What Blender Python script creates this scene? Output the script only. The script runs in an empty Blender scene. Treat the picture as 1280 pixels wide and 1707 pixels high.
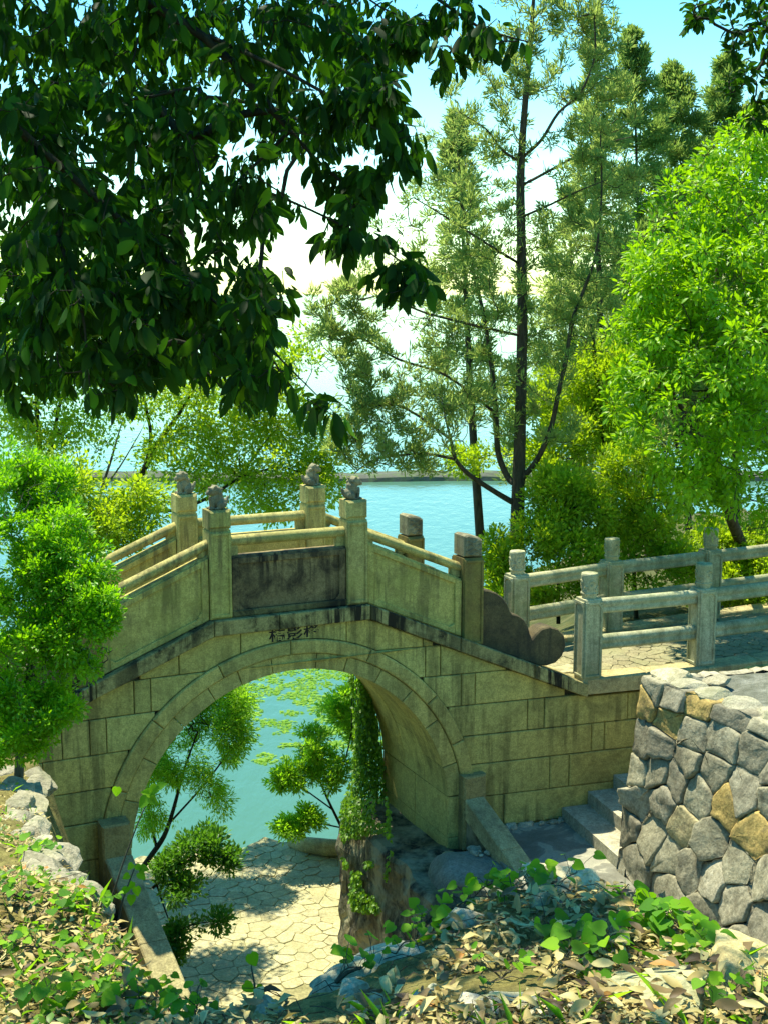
import bpy, bmesh, math, random
import numpy as np
from mathutils import Vector, Matrix

random.seed(7)
rng = np.random.default_rng(11)
PI = math.pi
scene = bpy.context.scene
COL = scene.collection

# ---------------------------------------------------------------- camera
FOCAL = 2200.0                       # pixels of the 1280 x 1707 photograph
PITCH = math.atan((853.5 - 485.0) / FOCAL)
CAMZ = 8.45                          # metres above the lake
cam_data = bpy.data.cameras.new('camera')
cam_data.sensor_fit = 'VERTICAL'
cam_data.sensor_height = 24.0
cam_data.lens = 24.0 * FOCAL / 1707.0
cam_data.clip_start = 0.05
cam_data.clip_end = 9000.0
camera = bpy.data.objects.new('camera', cam_data)
camera.location = (0, 0, CAMZ)
camera.rotation_euler = (PI / 2 - PITCH, 0, 0)
COL.objects.link(camera)
scene.camera = camera

# ---------------------------------------------------------------- world, sun, exposure
SUN_ELEV = math.radians(66)
SUN_AZ = math.radians(-36)           # from +Y (over the lake), negative = to the left
world = bpy.data.worlds.new('World')
scene.world = world
world.use_nodes = True
wn, wl = world.node_tree.nodes, world.node_tree.links
sky = wn.new('ShaderNodeTexSky')
sky.sky_type = 'NISHITA'
sky.sun_disc = False
sky.sun_elevation = SUN_ELEV
sky.sun_rotation = SUN_AZ
sky.air_density = 1.0
sky.dust_density = 0.15
sky.ozone_density = 1.0
tint = wn.new('ShaderNodeMix'); tint.data_type = 'RGBA'; tint.blend_type = 'MULTIPLY'
tint.inputs[0].default_value = 1.0
tint.inputs[7].default_value = (0.82, 1.04, 0.86, 1)
hsv = wn.new('ShaderNodeHueSaturation'); hsv.inputs['Saturation'].default_value = 1.45
wl.new(sky.outputs[0], hsv.inputs['Color']); wl.new(hsv.outputs[0], tint.inputs[6])
wl.new(tint.outputs[2], wn['Background'].inputs[0])
wn['Background'].inputs[1].default_value = 0.12
sun_data = bpy.data.lights.new('sun', 'SUN')
sun_data.energy = 3.8
sun_data.angle = math.radians(0.5)
sun_data.color = (1.0, 0.93, 0.74)
sun = bpy.data.objects.new('sun', sun_data)
SUN_DIR = Vector((math.sin(SUN_AZ) * math.cos(SUN_ELEV), math.cos(SUN_AZ) * math.cos(SUN_ELEV), math.sin(SUN_ELEV)))
sun.rotation_euler = SUN_DIR.to_track_quat('Z', 'Y').to_euler()
sun.location = (-10, 20, 40)
COL.objects.link(sun)
scene.view_settings.view_transform = 'Standard'
scene.view_settings.look = 'None'
scene.view_settings.gamma = 1.0
scene.view_settings.exposure = 1.4
scene.cycles.max_bounces = 8
scene.cycles.transparent_max_bounces = 8
scene.cycles.use_denoising = True

# ---------------------------------------------------------------- places
_F = np.array([0, math.cos(PITCH), -math.sin(PITCH)]); _U = np.array([0, math.sin(PITCH), math.cos(PITCH)]); _R = np.array([1., 0, 0])
EYE = np.array([0, 0, CAMZ])
def ray(x, y): return _F + (x - 640.) / FOCAL * _R + (853.5 - y) / FOCAL * _U
def at(x, y, depth): return EYE + ray(x, y) * depth            # a point seen in the photograph, at its own distance
def atz(x, y, z): r = ray(x, y); return EYE + r * ((z - CAMZ) / r[2])
def atY(x, y, wy): r = ray(x, y); return EYE + r * (wy / r[1])
BRIDGE = at(371, 1028, 13.75)        # foot of the first bridge post
_e = ray(5400, 485); _e[2] = 0; EU = _e / np.linalg.norm(_e)
EV = np.array([-EU[1], EU[0], 0])
YAW = math.atan2(EU[1], EU[0])
ZB = BRIDGE[2]
def wld(u, v, z): return BRIDGE + EU * u + EV * v + np.array([0, 0, z])
FLARE = math.radians(8)
def bend(P):                          # the bridge widens beyond its right hand post
    P = np.array(P, float).reshape(-1, 3).copy()
    s = P[:, 0] - 1.67
    s = np.where(s > .35, s, np.where(s < -.35, 0, (s + .35) ** 2 / 1.4))
    t = np.clip(P[:, 1] / 1.4, -.2, 1.2)
    P[:, 1] -= s * math.sin(FLARE) * (1 - 2 * t)
    P[:, 0] -= s * (1 - math.cos(FLARE))
    return P
ca, sa = math.cos(-FLARE), math.sin(-FLARE)
ER = np.array([EU[0] * ca - EU[1] * sa, EU[0] * sa + EU[1] * ca, 0]); NR = np.array([-ER[1], ER[0], 0])
HINGE = wld(1.67, 0, 0)
def wing(u, v, z): return HINGE + ER * (u - 1.67) + NR * v + np.array([0, 0, z])
YAWR = math.atan2(ER[1], ER[0])
WATER_Z = 0.0
TERRACE_Z = ZB - 4.8
PATH_Z = ZB - 1.13
FLOOR_Z = ZB - 2.8

# ---------------------------------------------------------------- object helpers
def mesh_of(name, verts, faces, smooth=False, mat=None):
    me = bpy.data.meshes.new(name)
    verts = np.asarray(verts, dtype=np.float32).reshape(-1, 3)
    if isinstance(faces, np.ndarray):
        k = faces.shape[1]; n = len(faces)
        me.vertices.add(len(verts)); me.vertices.foreach_set('co', verts.ravel())
        me.loops.add(n * k); me.loops.foreach_set('vertex_index', faces.astype(np.int32).ravel())
        me.polygons.add(n); me.polygons.foreach_set('loop_start', np.arange(0, n * k, k, dtype=np.int32))
        me.update(calc_edges=True); me.validate(verbose=False)
    else:
        me.from_pydata(verts.tolist(), [], [list(map(int, f)) for f in faces]); me.update()
    if smooth:
        me.polygons.foreach_set('use_smooth', np.ones(len(me.polygons), dtype=bool))
    if mat: me.materials.append(mat)
    return me
def link(name, data, parent=None, loc=None, rot=None, color=None):
    o = bpy.data.objects.new(name, data); COL.objects.link(o)
    if parent is not None: o.parent = parent
    if loc is not None: o.location = [float(q) for q in loc]
    if rot is not None: o.rotation_euler = rot
    if color is not None: o.color = (*color[:3], 1)
    return o
def obj(name, verts, faces, mat, parent=None, smooth=False, loc=None, rot=None, color=None):
    return link(name, mesh_of(name, verts, faces, smooth, mat), parent, loc, rot, color)
def tag(o, label=None, cat=None, group=None, kind=None):
    if label: o['label'] = label
    if cat: o['category'] = cat
    if group: o['group'] = group
    if kind: o['kind'] = kind
    return o
def thing(name, label, cat, loc=(0, 0, 0), rz=0, group=None):
    o = link(name, None, loc=loc, rot=(0, 0, rz)); o.empty_display_size = .1
    return tag(o, label, cat, group)
class Buf:                            # collects shapes into one mesh
    def __init__(s): s.v, s.f, s.n = [], [], 0
    def add(s, v, f):
        v = np.asarray(v, float).reshape(-1, 3); s.v.append(v)
        s.f += [[i + s.n for i in q] for q in f]; s.n += len(v)
    def verts(s): return np.vstack(s.v)
def cbox(x0, x1, y0, y1, z0, z1, c=.008):     # a box with chamfered edges
    c = min(c, (x1 - x0) * .3, (y1 - y0) * .3, (z1 - z0) * .3)
    return prism([(x0, z0), (x1, z0), (x1, z1), (x0, z1)], y0, y1, c, both=True)
def inset(poly, d):
    P = np.asarray(poly, float); n = len(P); out = []
    for i in range(n):
        a, b, c = P[i - 1], P[i], P[(i + 1) % n]
        e1 = b - a; e2 = c - b
        e1 = e1 / (np.linalg.norm(e1) + 1e-9); e2 = e2 / (np.linalg.norm(e2) + 1e-9)
        n1 = np.array([-e1[1], e1[0]]); n2 = np.array([-e2[1], e2[0]])
        m = n1 + n2; l = max(.35, 1 + n1 @ n2)
        out.append(b + m * d / l)
    return np.array(out)
def prism(poly, v0, v1, ch=.008, both=False, axes='xz'):   # outline (counter-clockwise), front at v0, back at v1
    P = np.asarray(poly, float); n = len(P); I = inset(P, ch)
    rings = [(I, v0), (P, v0 + ch), (P, v1 - ch), (I, v1)] if both else [(I, v0), (P, v0 + ch), (P, v1)]
    V = []
    for Q, v in rings:
        for q in Q: V.append((q[0], v, q[1]) if axes == 'xz' else (q[0], q[1], -v))
    F = [list(range(n))]
    for k in range(len(rings) - 1):
        for i in range(n):
            j = (i + 1) % n; F.append([k * n + i, (k + 1) * n + i, (k + 1) * n + j, k * n + j])
    F.append(list(range(len(rings) * n - 1, (len(rings) - 1) * n - 1, -1)))
    return np.array(V), F
def tube(pts, rad, n=6, cap=True):
    P = np.asarray(pts, float); m = len(P); rad = np.broadcast_to(np.asarray(rad, float), (m,))
    T = np.gradient(P, axis=0); T /= np.linalg.norm(T, axis=1)[:, None] + 1e-9
    ref = np.array([0, 0, 1.]) if abs(T[0, 2]) < .9 else np.array([1., 0, 0])
    A = np.cross(T, ref); A /= np.linalg.norm(A, axis=1)[:, None] + 1e-9
    B = np.cross(T, A)
    ang = np.arange(n) * 2 * PI / n
    V = P[:, None, :] + rad[:, None, None] * (np.cos(ang)[None, :, None] * A[:, None, :] + np.sin(ang)[None, :, None] * B[:, None, :])
    F = []
    for k in range(m - 1):
        for i in range(n):
            j = (i + 1) % n; F.append([k * n + i, k * n + j, (k + 1) * n + j, (k + 1) * n + i])
    if cap: F.append(list(range(n - 1, -1, -1))); F.append(list(range((m - 1) * n, m * n)))
    return V.reshape(-1, 3), F
def lathe(prof, n=20, cx=0, cy=0):
    V = []; F = []
    for r, z in prof:
        for i in range(n): a = 2 * PI * i / n; V.append((cx + r * math.cos(a), cy + r * math.sin(a), z))
    for k in range(len(prof) - 1):
        for i in range(n):
            j = (i + 1) % n; F.append([k * n + i, k * n + j, (k + 1) * n + j, (k + 1) * n + i])
    F.append(list(range(n - 1, -1, -1))); F.append(list(range((len(prof) - 1) * n, len(prof) * n)))
    return V, F
def hull(pts):
    bm = bmesh.new()
    for q in pts: bm.verts.new(q)
    bmesh.ops.convex_hull(bm, input=bm.verts)
    for v in [v for v in bm.verts if not v.link_faces]: bm.verts.remove(v)
    bm.verts.index_update()
    V = [tuple(v.co) for v in bm.verts]; F = [[v.index for v in f.verts] for f in bm.faces]
    bm.free(); return V, F
def ico(sub):
    bm = bmesh.new(); bmesh.ops.create_icosphere(bm, subdivisions=sub, radius=1)
    V = np.array([v.co[:] for v in bm.verts]); F = [[v.index for v in f.verts] for f in bm.faces]; bm.free(); return V, F
ICO = {k: ico(k) for k in (1, 2, 3, 4)}
# cheap smooth noise for shapes
_NG = rng.random((64, 64, 64)).astype(np.float32)
def vnoise(P, s=1.0):
    P = np.asarray(P, float) * s + 1000.0
    i = np.floor(P).astype(int); f = P - i; f = f * f * (3 - 2 * f); r = 0
    for dx in (0, 1):
        for dy in (0, 1):
            for dz in (0, 1):
                w = (f[:, 0] if dx else 1 - f[:, 0]) * (f[:, 1] if dy else 1 - f[:, 1]) * (f[:, 2] if dz else 1 - f[:, 2])
                r = r + w * _NG[(i[:, 0] + dx) % 64, (i[:, 1] + dy) % 64, (i[:, 2] + dz) % 64]
    return r * 2 - 1
def fbm(P, s=1.0, o=4):
    r = 0; a = 1
    for k in range(o): r = r + a * vnoise(P, s); s *= 2.1; a *= .5
    return r
def rock_shape(seed, sub=3, cuts=9, rough=.10):
    g = np.random.default_rng(seed); V, F = ICO[sub]; V = V.copy()
    for k in range(cuts):
        d = g.normal(size=3); d /= np.linalg.norm(d); c = g.uniform(.5, .85)
        t = V @ d; over = t > c; V[over] -= (t[over] - c)[:, None] * d
    V = V * (1 + rough * fbm(V + seed * 3.1, 1.9, 4))[:, None]
    return V, F
def voronoi_cells(pts, x0, x1, y0, y1):
    pts = np.asarray(pts); cells = []
    for i, p in enumerate(pts):
        poly = [np.array(q, float) for q in ((x0, y0), (x1, y0), (x1, y1), (x0, y1))]
        d = np.linalg.norm(pts - p, axis=1)
        for j in np.argsort(d)[1:26]:
            m = (p + pts[j]) / 2; nn = pts[j] - p; out = []
            for k in range(len(poly)):
                a, b = poly[k], poly[(k + 1) % len(poly)]
                da, db = (a - m) @ nn, (b - m) @ nn
                if da <= 0: out.append(a)
                if da * db < 0: out.append(a + (b - a) * da / (da - db))
            poly = out
            if len(poly) < 3: break
        cells.append(np.array(poly) if len(poly) >= 3 else None)
    return cells
def in_poly(x, y, poly):
    x = np.asarray(x); y = np.asarray(y); c = np.zeros(x.shape, bool); n = len(poly)
    for i in range(n):
        (xa, ya), (xb, yb) = poly[i - 1], poly[i]
        c ^= ((ya > y) != (yb > y)) & (x < (xb - xa) * (y - ya) / (yb - ya + 1e-12) + xa)
    return c
def poly_dist(x, y, poly):
    best = np.full(np.shape(x), 1e9); n = len(poly)
    for i in range(n):
        (xa, ya), (xb, yb) = poly[i - 1], poly[i]; dx, dy = xb - xa, yb - ya
        t = np.clip(((x - xa) * dx + (y - ya) * dy) / (dx * dx + dy * dy + 1e-12), 0, 1)
        best = np.minimum(best, np.hypot(x - xa - t * dx, y - ya - t * dy))
    return np.where(in_poly(x, y, poly), -best, best)
# ---------------------------------------------------------------- materials
class NT:
    def __init__(s, name):
        s.m = bpy.data.materials.new(name); s.m.use_nodes = True; s.t = s.m.node_tree
        s.b = s.t.nodes['Principled BSDF']; s.out = s.t.nodes['Material Output']
    def n(s, kind, **kw):
        q = s.t.nodes.new('ShaderNode' + kind)
        for k, v in kw.items():
            if hasattr(q, k): setattr(q, k, v)
            else: q.inputs[k.replace('_', ' ')].default_value = v
        return q
    def l(s, a, b): s.t.links.new(a, b)
    def pos(s, scale=(1, 1, 1), world=True):
        g = s.n('NewGeometry') if world else s.n('TexCoord')
        mp = s.n('Mapping'); mp.inputs['Scale'].default_value = scale
        s.l(g.outputs['Position' if world else 'Object'], mp.inputs['Vector']); return mp.outputs[0]
    def noise(s, vec, scale, detail=4, rough=.6, dist=0):
        q = s.n('TexNoise'); q.inputs['Scale'].default_value = scale; q.inputs['Detail'].default_value = detail
        q.inputs['Roughness'].default_value = rough; q.inputs['Distortion'].default_value = dist
        s.l(vec, q.inputs['Vector']); return q.outputs['Fac']
    def ramp(s, fac, stops):
        q = s.n('ValToRGB'); e = q.color_ramp.elements
        while len(e) < len(stops): e.new(.5)
        for k, (p, c) in enumerate(stops):
            e[k].position = p; e[k].color = (*c, 1) if not isinstance(c, (int, float)) else (c, c, c, 1)
        s.l(fac, q.inputs[0]); return q.outputs[0]
    def mix(s, fac, a, b, mode='MIX'):
        q = s.n('Mix', data_type='RGBA', blend_type=mode)
        for sock, v in ((q.inputs[0], fac), (q.inputs[6], a), (q.inputs[7], b)):
            if hasattr(v, 'is_output'): s.l(v, sock)
            elif isinstance(v, (int, float)): sock.default_value = v
            else: sock.default_value = (*v, 1)
        return q.outputs[2]
    def bump(s, h, strength, dist, prev=None):
        q = s.n('Bump'); q.inputs['Strength'].default_value = strength; q.inputs['Distance'].default_value = dist
        s.l(h, q.inputs['Height'])
        if prev is not None: s.l(prev, q.inputs['Normal'])
        return q.outputs[0]
    def done(s, col=None, rough=.8, normal=None, spec=.3):
        if col is not None:
            if hasattr(col, 'is_output'): s.l(col, s.b.inputs['Base Color'])
            else: s.b.inputs['Base Color'].default_value = (*col, 1)
        if hasattr(rough, 'is_output'): s.l(rough, s.b.inputs['Roughness'])
        else: s.b.inputs['Roughness'].default_value = rough
        s.b.inputs['Specular IOR Level'].default_value = spec
        if normal is not None: s.l(normal, s.b.inputs['Normal'])
        return s.m
def stone_mat(name, base, alt, dark, streak=.5, stain=.4, moss=None, moss_amt=0., obj_tint=False, grain=70, bump=.35, streak_pos=(.47, .60)):
    t = NT(name); P = t.pos()
    c = t.mix(t.ramp(t.noise(P, 1.7, 5), [(.35, 0.), (.65, 1.)]), base, alt)
    c = t.mix(.6, c, t.ramp(t.noise(P, grain, 3, .7), [(.35, (.40, .40, .36)), (.62, (1.1, 1.1, 1.1))]), 'MULTIPLY')
    c = t.mix(.6, c, t.ramp(t.noise(P, grain * .33, 4, .65), [(.36, (.66, .66, .58)), (.60, (1.1, 1.1, 1.06))]), 'MULTIPLY')
    if obj_tint:
        oi = t.n('ObjectInfo'); c = t.mix(1., c, oi.outputs['Color'], 'MULTIPLY')
    if streak:
        sv = t.pos((9, 9, .7))
        f = t.ramp(t.noise(sv, 1.0, 5, .65), [(streak_pos[0], 0.), (streak_pos[1], 1.)])
        big = t.ramp(t.noise(P, 1.1, 2), [(.36, 0.), (.55, 1.)])
        f2 = t.mix(1., f, big, 'MULTIPLY'); f2 = t.mix(1., f2, (streak,) * 3, 'MULTIPLY')
        c = t.mix(f2, c, dark)
    if stain:
        f = t.ramp(t.noise(P, 3.3, 6, .7, .4), [(.49, 0.), (.64, stain)])
        c = t.mix(f, c, dark)
    if moss:
        f = t.ramp(t.noise(P, 2.3, 5, .65), [(.46, 0.), (.62, moss_amt)])
        c = t.mix(f, c, moss)
    nb = t.bump(t.noise(P, grain * .6, 4, .7), bump, .006)
    nb = t.bump(t.noise(P, 9, 5, .6), bump * .8, .02, nb)
    return t.done(c, .85, nb, .25)
ST_BASE, ST_ALT, ST_DARK = (.62, .53, .155), (.52, .455, .135), (.085, .075, .026)
M = {}
M['ashlar'] = stone_mat('dressed yellow stone', ST_BASE, ST_ALT, ST_DARK, .62, .35, obj_tint=True)
M['ring'] = stone_mat('arch ring stone', (.57, .485, .15), (.49, .425, .13), ST_DARK, .45, .3, obj_tint=True)
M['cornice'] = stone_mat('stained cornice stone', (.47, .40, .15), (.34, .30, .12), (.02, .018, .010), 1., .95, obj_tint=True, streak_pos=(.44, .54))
M['parapet'] = stone_mat('weathered parapet stone', (.60, .515, .175), (.51, .445, .15), (.10, .08, .035), .7, .35, (.24, .235, .05), .4, obj_tint=True)
M['panel_dark'] = stone_mat('rain blackened stone', (.32, .25, .12), (.15, .12, .06), (.026, .021, .013), 1., .85, obj_tint=True)
M['joint'] = stone_mat('dark mortar', (.07, .065, .04), (.05, .045, .03), (.02, .02, .015), 0, .3)
M['grey'] = stone_mat('pale grey green stone', (.54, .52, .31), (.43, .43, .25), (.12, .125, .06), .5, .5, (.17, .22, .09), .5, obj_tint=True)
M['carved'] = stone_mat('carved old stone', (.36, .33, .19), (.27, .25, .15), (.06, .055, .035), .5, .8, grain=110, bump=.8)
M['scroll'] = stone_mat('brown weathered stone', (.15, .12, .055), (.09, .075, .036), (.03, .027, .02), .6, .6)
M['rubble'] = stone_mat('rubble stone', (.56, .515, .36), (.40, .375, .26), (.10, .09, .055), .2, .7, obj_tint=True, grain=38, bump=1.0)
M['cement'] = stone_mat('old cement', (.30, .30, .24), (.19, .195, .155), (.08, .08, .06), .0, .5, (.16, .17, .10), .4, grain=40, bump=.5)
M['step'] = stone_mat('step stone', (.54, .51, .36), (.42, .40, .28), (.14, .13, .09), .3, .4, grain=50, bump=.5)
M['footing'] = stone_mat('wet mossy footing', (.24, .20, .11), (.13, .125, .06), (.014, .014, .010), 1., .9, (.36, .34, .20), .7, grain=30, bump=1.0, streak_pos=(.4, .56))
M['limestone'] = stone_mat('pale limestone', (.62, .57, .43), (.47, .44, .33), (.15, .13, .09), .1, .5, (.15, .17, .06), .4, obj_tint=True, grain=60, bump=.9)  # the stone's own pale colour, with stains and moss
M['flag'] = stone_mat('pale paving stone', (.54, .495, .29), (.46, .425, .24), (.24, .21, .11), .0, .35, (.26, .27, .12), .35, obj_tint=True, grain=45, bump=.6)
M['flag_joint'] = stone_mat('mossy joints', (.36, .325, .155), (.28, .265, .12), (.14, .13, .055), 0, .4, grain=40)
M['coping'] = stone_mat('low wall coping stone', (.56, .47, .215), (.45, .385, .18), (.11, .088, .045), .3, .5, obj_tint=True, grain=60, bump=.7)
M['dyke'] = stone_mat('dark embankment', (.12, .13, .10), (.08, .09, .06), (.04, .04, .03), 0, .4, (.10, .16, .05), .7)
M['paint'] = NT('black inscription paint').done((.012, .012, .010), .7)
def ground_mat(name, cols, scale=5, bump=.8):
    t = NT(name); P = t.pos()
    c = t.ramp(t.noise(P, scale, 8, .7, .3), [(.3, cols[0]), (.5, cols[1]), (.68, cols[2])])
    c = t.mix(.6, c, t.ramp(t.noise(P, 90, 3, .7), [(.3, (.4, .4, .4)), (.7, (1.1, 1.1, 1.1))]), 'MULTIPLY')
    nb = t.bump(t.noise(P, 60, 5, .7), bump, .012)
    nb = t.bump(t.noise(P, 14, 5, .7), bump, .03, nb)
    return t.done(c, .95, nb, .1)
M['soil'] = ground_mat('leaf mould soil', [(.085, .075, .028), (.20, .175, .055), (.30, .27, .085)], 9)
M['bank'] = ground_mat('grassy bank soil', [(.05, .06, .02), (.09, .10, .03), (.15, .14, .06)], 2)
M['mosstop'] = ground_mat('mossy cement top', [(.10, .11, .075), (.19, .20, .15), (.30, .31, .25)], 5)
def bark_mat(name, a, b):
    t = NT(name); P = t.pos((14, 14, 2.2)); f = t.noise(P, 1.6, 6, .7)
    c = t.ramp(f, [(.35, a), (.65, b)])
    return t.done(c, .92, t.bump(f, .9, .02), .15)
M['bark'] = bark_mat('brown bark', (.035, .028, .018), (.10, .082, .05))
M['bark_grey'] = bark_mat('grey green bark', (.05, .05, .032), (.13, .125, .08))
M['bark_dark'] = bark_mat('dark twig bark', (.012, .013, .008), (.04, .042, .022))
def leaf_mat(name, stops, trans, tcol, rough=.45, spec=.4, objcol=False):
    t = NT(name)
    if objcol: f = t.n('ObjectInfo').outputs['Random']
    else: f = t.n('Attribute', attribute_name='rnd').outputs['Fac']
    c = t.ramp(f, stops)
    t.done(c, rough, None, spec)
    tr = t.n('BsdfTranslucent'); tc = t.mix(.65, c, tcol); t.l(tc, tr.inputs['Color'])
    mx = t.n('MixShader'); mx.inputs[0].default_value = trans
    t.l(t.b.outputs[0], mx.inputs[1]); t.l(tr.outputs[0], mx.inputs[2]); t.l(mx.outputs[0], t.out.inputs['Surface'])
    return t.m
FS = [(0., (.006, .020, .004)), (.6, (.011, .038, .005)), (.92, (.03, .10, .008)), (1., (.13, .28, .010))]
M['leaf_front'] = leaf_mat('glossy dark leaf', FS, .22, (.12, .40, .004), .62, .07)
M['leaf_front_single'] = leaf_mat('glossy dark leaf, single', FS, .22, (.12, .40, .004), .62, .07, True)
M['leaf_bright'] = leaf_mat('bright broad leaf', [(0., (.08, .22, .004)), (.45, (.18, .38, .006)), (.8, (.30, .51, .010)), (1., (.40, .58, .02))], .46, (.46, .80, .002))
M['leaf_box'] = leaf_mat('bright bush leaf', [(0., (.06, .20, .004)), (.45, (.15, .37, .006)), (.8, (.26, .50, .010)), (1., (.36, .58, .02))], .48, (.38, .78, .002))
M['leaf_airy'] = leaf_mat('airy light leaf', [(0., (.13, .25, .010)), (.5, (.25, .40, .014)), (1., (.40, .52, .03))], .54, (.56, .76, .006), .55)
M['leaf_willow'] = leaf_mat('light narrow leaf', [(0., (.15, .32, .018)), (.5, (.25, .46, .025)), (1., (.38, .56, .05))], .58, (.46, .86, .012), .55)
M['leaf_dark'] = leaf_mat('dark bush leaf', [(0., (.04, .13, .012)), (.6, (.08, .21, .018)), (1., (.15, .30, .03))], .42, (.20, .48, .015))
M['leaf_juniper'] = leaf_mat('juniper spray', [(0., (.14, .22, .06)), (.5, (.24, .33, .085)), (.85, (.34, .39, .10)), (1., (.40, .29, .10))], .55, (.50, .66, .13), .75, .15)
M['leaf_cypress'] = leaf_mat('cypress spray', [(0., (.10, .20, .05)), (.6, (.19, .30, .07)), (1., (.29, .38, .09))], .5, (.40, .58, .09), .75, .15)
M['leaf_ivy'] = leaf_mat('ivy leaf', [(0., (.04, .15, .010)), (.5, (.11, .29, .012)), (1., (.26, .48, .012))], .42, (.32, .66, .006), .6, .15, True)
M['leaf_ivy_mass'] = leaf_mat('ivy leaf mass', [(0., (.04, .13, .012)), (.5, (.10, .23, .016)), (1., (.22, .40, .02))], .42, (.30, .58, .008), .45, .35)
DS = [(0., (.06, .036, .014)), (.22, (.19, .13, .045)), (.45, (.38, .30, .095)), (.75, (.52, .44, .16)), (.93, (.62, .54, .22)), (1., (.42, .20, .035))]
M['leaf_dry'] = leaf_mat('dry fallen leaf', DS, .2, (.45, .34, .10), .55, .3)
M['leaf_dry_single'] = leaf_mat('dry fallen leaf, single', DS, .2, (.45, .34, .10), .55, .3, True)
def water_mat():
    t = NT('lake water'); P = t.pos((1, .45, 1))
    c = t.ramp(t.noise(t.pos((.05, .02, 1)), 1., 3), [(.35, (.06, .165, .11)), (.65, (.085, .195, .13))])
    n1 = t.bump(t.noise(P, 2.6, 3, .55, .3), .5, .05)
    n2 = t.bump(t.noise(P, 11, 3, .6), .28, .015, n1)
    m = t.done(c, .12, n2, .5); t.b.inputs['IOR'].default_value = 1.33
    return m
M['water'] = water_mat()
# ---------------------------------------------------------------- the bridge
UC, ZC, R_IN, R_MID, R_OUT = .785, -2.49, 1.82, 1.995, 2.15
def z_ledge(u):
    u = np.asarray(u, float)
    return np.where(u > 1.668, np.maximum(-.03 - .43 * (u - 1.668), -1.162), np.where(u < -.10, -.03 - .40 * (-.10 - u), -.03))
def circ(u, R):
    d = np.abs(np.asarray(u, float) - UC)
    return np.where(d < R, ZC + np.sqrt(np.maximum(R * R - d * d, 0)), -9.)
bridge = thing('stone_bridge', 'old arched stone bridge with lion posts and a round opening over a paved shore', 'bridge', BRIDGE, YAW)
def tone(a=.12):
    k = 1 + random.uniform(-a, a); h = random.uniform(-.04, .04); return (k * (1 + h), k, k * (1 - h))
def bpart(name, V, F, mat, parent=bridge, smooth=False, color=None):
    return obj(name, bend(V), F, mat, parent, smooth, color=color or tone())
# inner body behind the facing, seen only in the joints
us = np.unique(np.concatenate([np.linspace(-3.7, 4.34, 60), UC + R_MID * np.cos(np.linspace(0, PI, 40)), [UC - R_MID - .001, UC + R_MID + .001]]))
V = []; F = []
for u in us:
    lo = float(circ(u, R_MID)); lo = max(lo, -5.2); hi = float(z_ledge(u)) - .05
    V += [(u, .035, lo), (u, .035, hi), (u, 1.42, hi), (u, 1.42, lo)]
for k in range(len(us) - 1):
    a = 4 * k; b = a + 4
    F += [[a, b, b + 1, a + 1], [a + 1, b + 1, b + 2, a + 2], [a + 2, b + 2, b + 3, a + 3], [a + 3, b + 3, b, a]]
F += [[0, 1, 2, 3], [4 * len(us) - 1, 4 * len(us) - 2, 4 * len(us) - 3, 4 * len(us) - 4]]
bpart('masonry_core', V, F, M['joint'], color=(1, 1, 1))
# coursed facing blocks
ROWS = [(-.57, .5, [-2.6, -1.6, -.474, .197, 1.406, 2.3, 3.2]), (-.925, -.57, [-2.9, -1.9, -.954, -.78, 2.33, 2.51, 3.6]),
        (-1.30, -.925, [-3.1, -2.3, -1.70, -1.42, -1.25, 2.76, 2.93, 4.05]), (-1.667, -1.30, [-3.3, -2.6, -1.9, 3.58, 3.79, 4.86, 5.05, 6.3]),
        (-2.013, -1.667, [-2.8, -1.95, 4.40, 4.57, 5.6, 6.5]), (-2.413, -2.013, [-3.0, -2.1, 3.87, 4.12, 5.3, 6.0]), (-2.80, -2.413, [-2.5, 3.3, 4.9, 6.2]), (-3.3, -2.80, [-2.2, 3.5, 5.4])]
def facing(u0, u1, z0, z1, face=0.0, side=1):
    g = .0045
    ua, ub = u0 + g, u1 - g
    n = max(3, int((ub - ua) / .09))
    U = np.linspace(ua, ub, n)
    rr = R_OUT + g
    extra = [UC + s * math.sqrt(rr * rr - (z - ZC) ** 2) for z in (z0 + g, min(z1, -.2) - g) for s in (-1, 1) if rr > abs(z - ZC)]
    if len(extra) == 4: extra += list(np.linspace(extra[0], extra[2], 8)) + list(np.linspace(extra[1], extra[3], 8))
    U = np.unique(np.concatenate([U, [e for e in extra if ua < e < ub]]))
    lo = np.maximum(z0 + g, circ(U, rr) if z1 > ZC else np.full(len(U), -9.))
    if z1 <= ZC + .5:
        keep0 = np.abs(U - UC) >= R_OUT - .002 if z0 < ZC else np.ones(len(U), bool)
    else: keep0 = np.ones(len(U), bool)
    hi = np.minimum(z1 - g, z_ledge(U) - .172)
    keep = (hi - lo > .012) & keep0
    if keep.sum() < 2: return None
    idx = np.where(keep)[0]; U, lo, hi = U[idx], lo[idx], hi[idx]
    if U[-1] - U[0] < .03: return None
    poly = [(u, z) for u, z in zip(U, lo)] + [(u, z) for u, z in zip(U[::-1], hi[::-1])]
    return prism(poly, face, .30, .007)
for z0, z1, js in ROWS:
    js = [-3.7] + js + [7.2]
    for a, b in zip(js[:-1], js[1:]):
        if z0 > -1.3 and a > 4.3: continue
        segs = [(a, b)]
        if a < UC - R_OUT * .2 and b > UC + R_OUT * .2 and z1 < -.6: segs = [(a, UC), (UC, b)]     # split by the arch
        for s0, s1 in segs:
            if z0 > -1.35: s1 = min(s1, 4.33)
            r = facing(s0, s1, z0, z1, random.uniform(-.004, .004))
            if r: bpart('facing_stone', *r, M['ashlar'], color=tone(.13))
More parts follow.
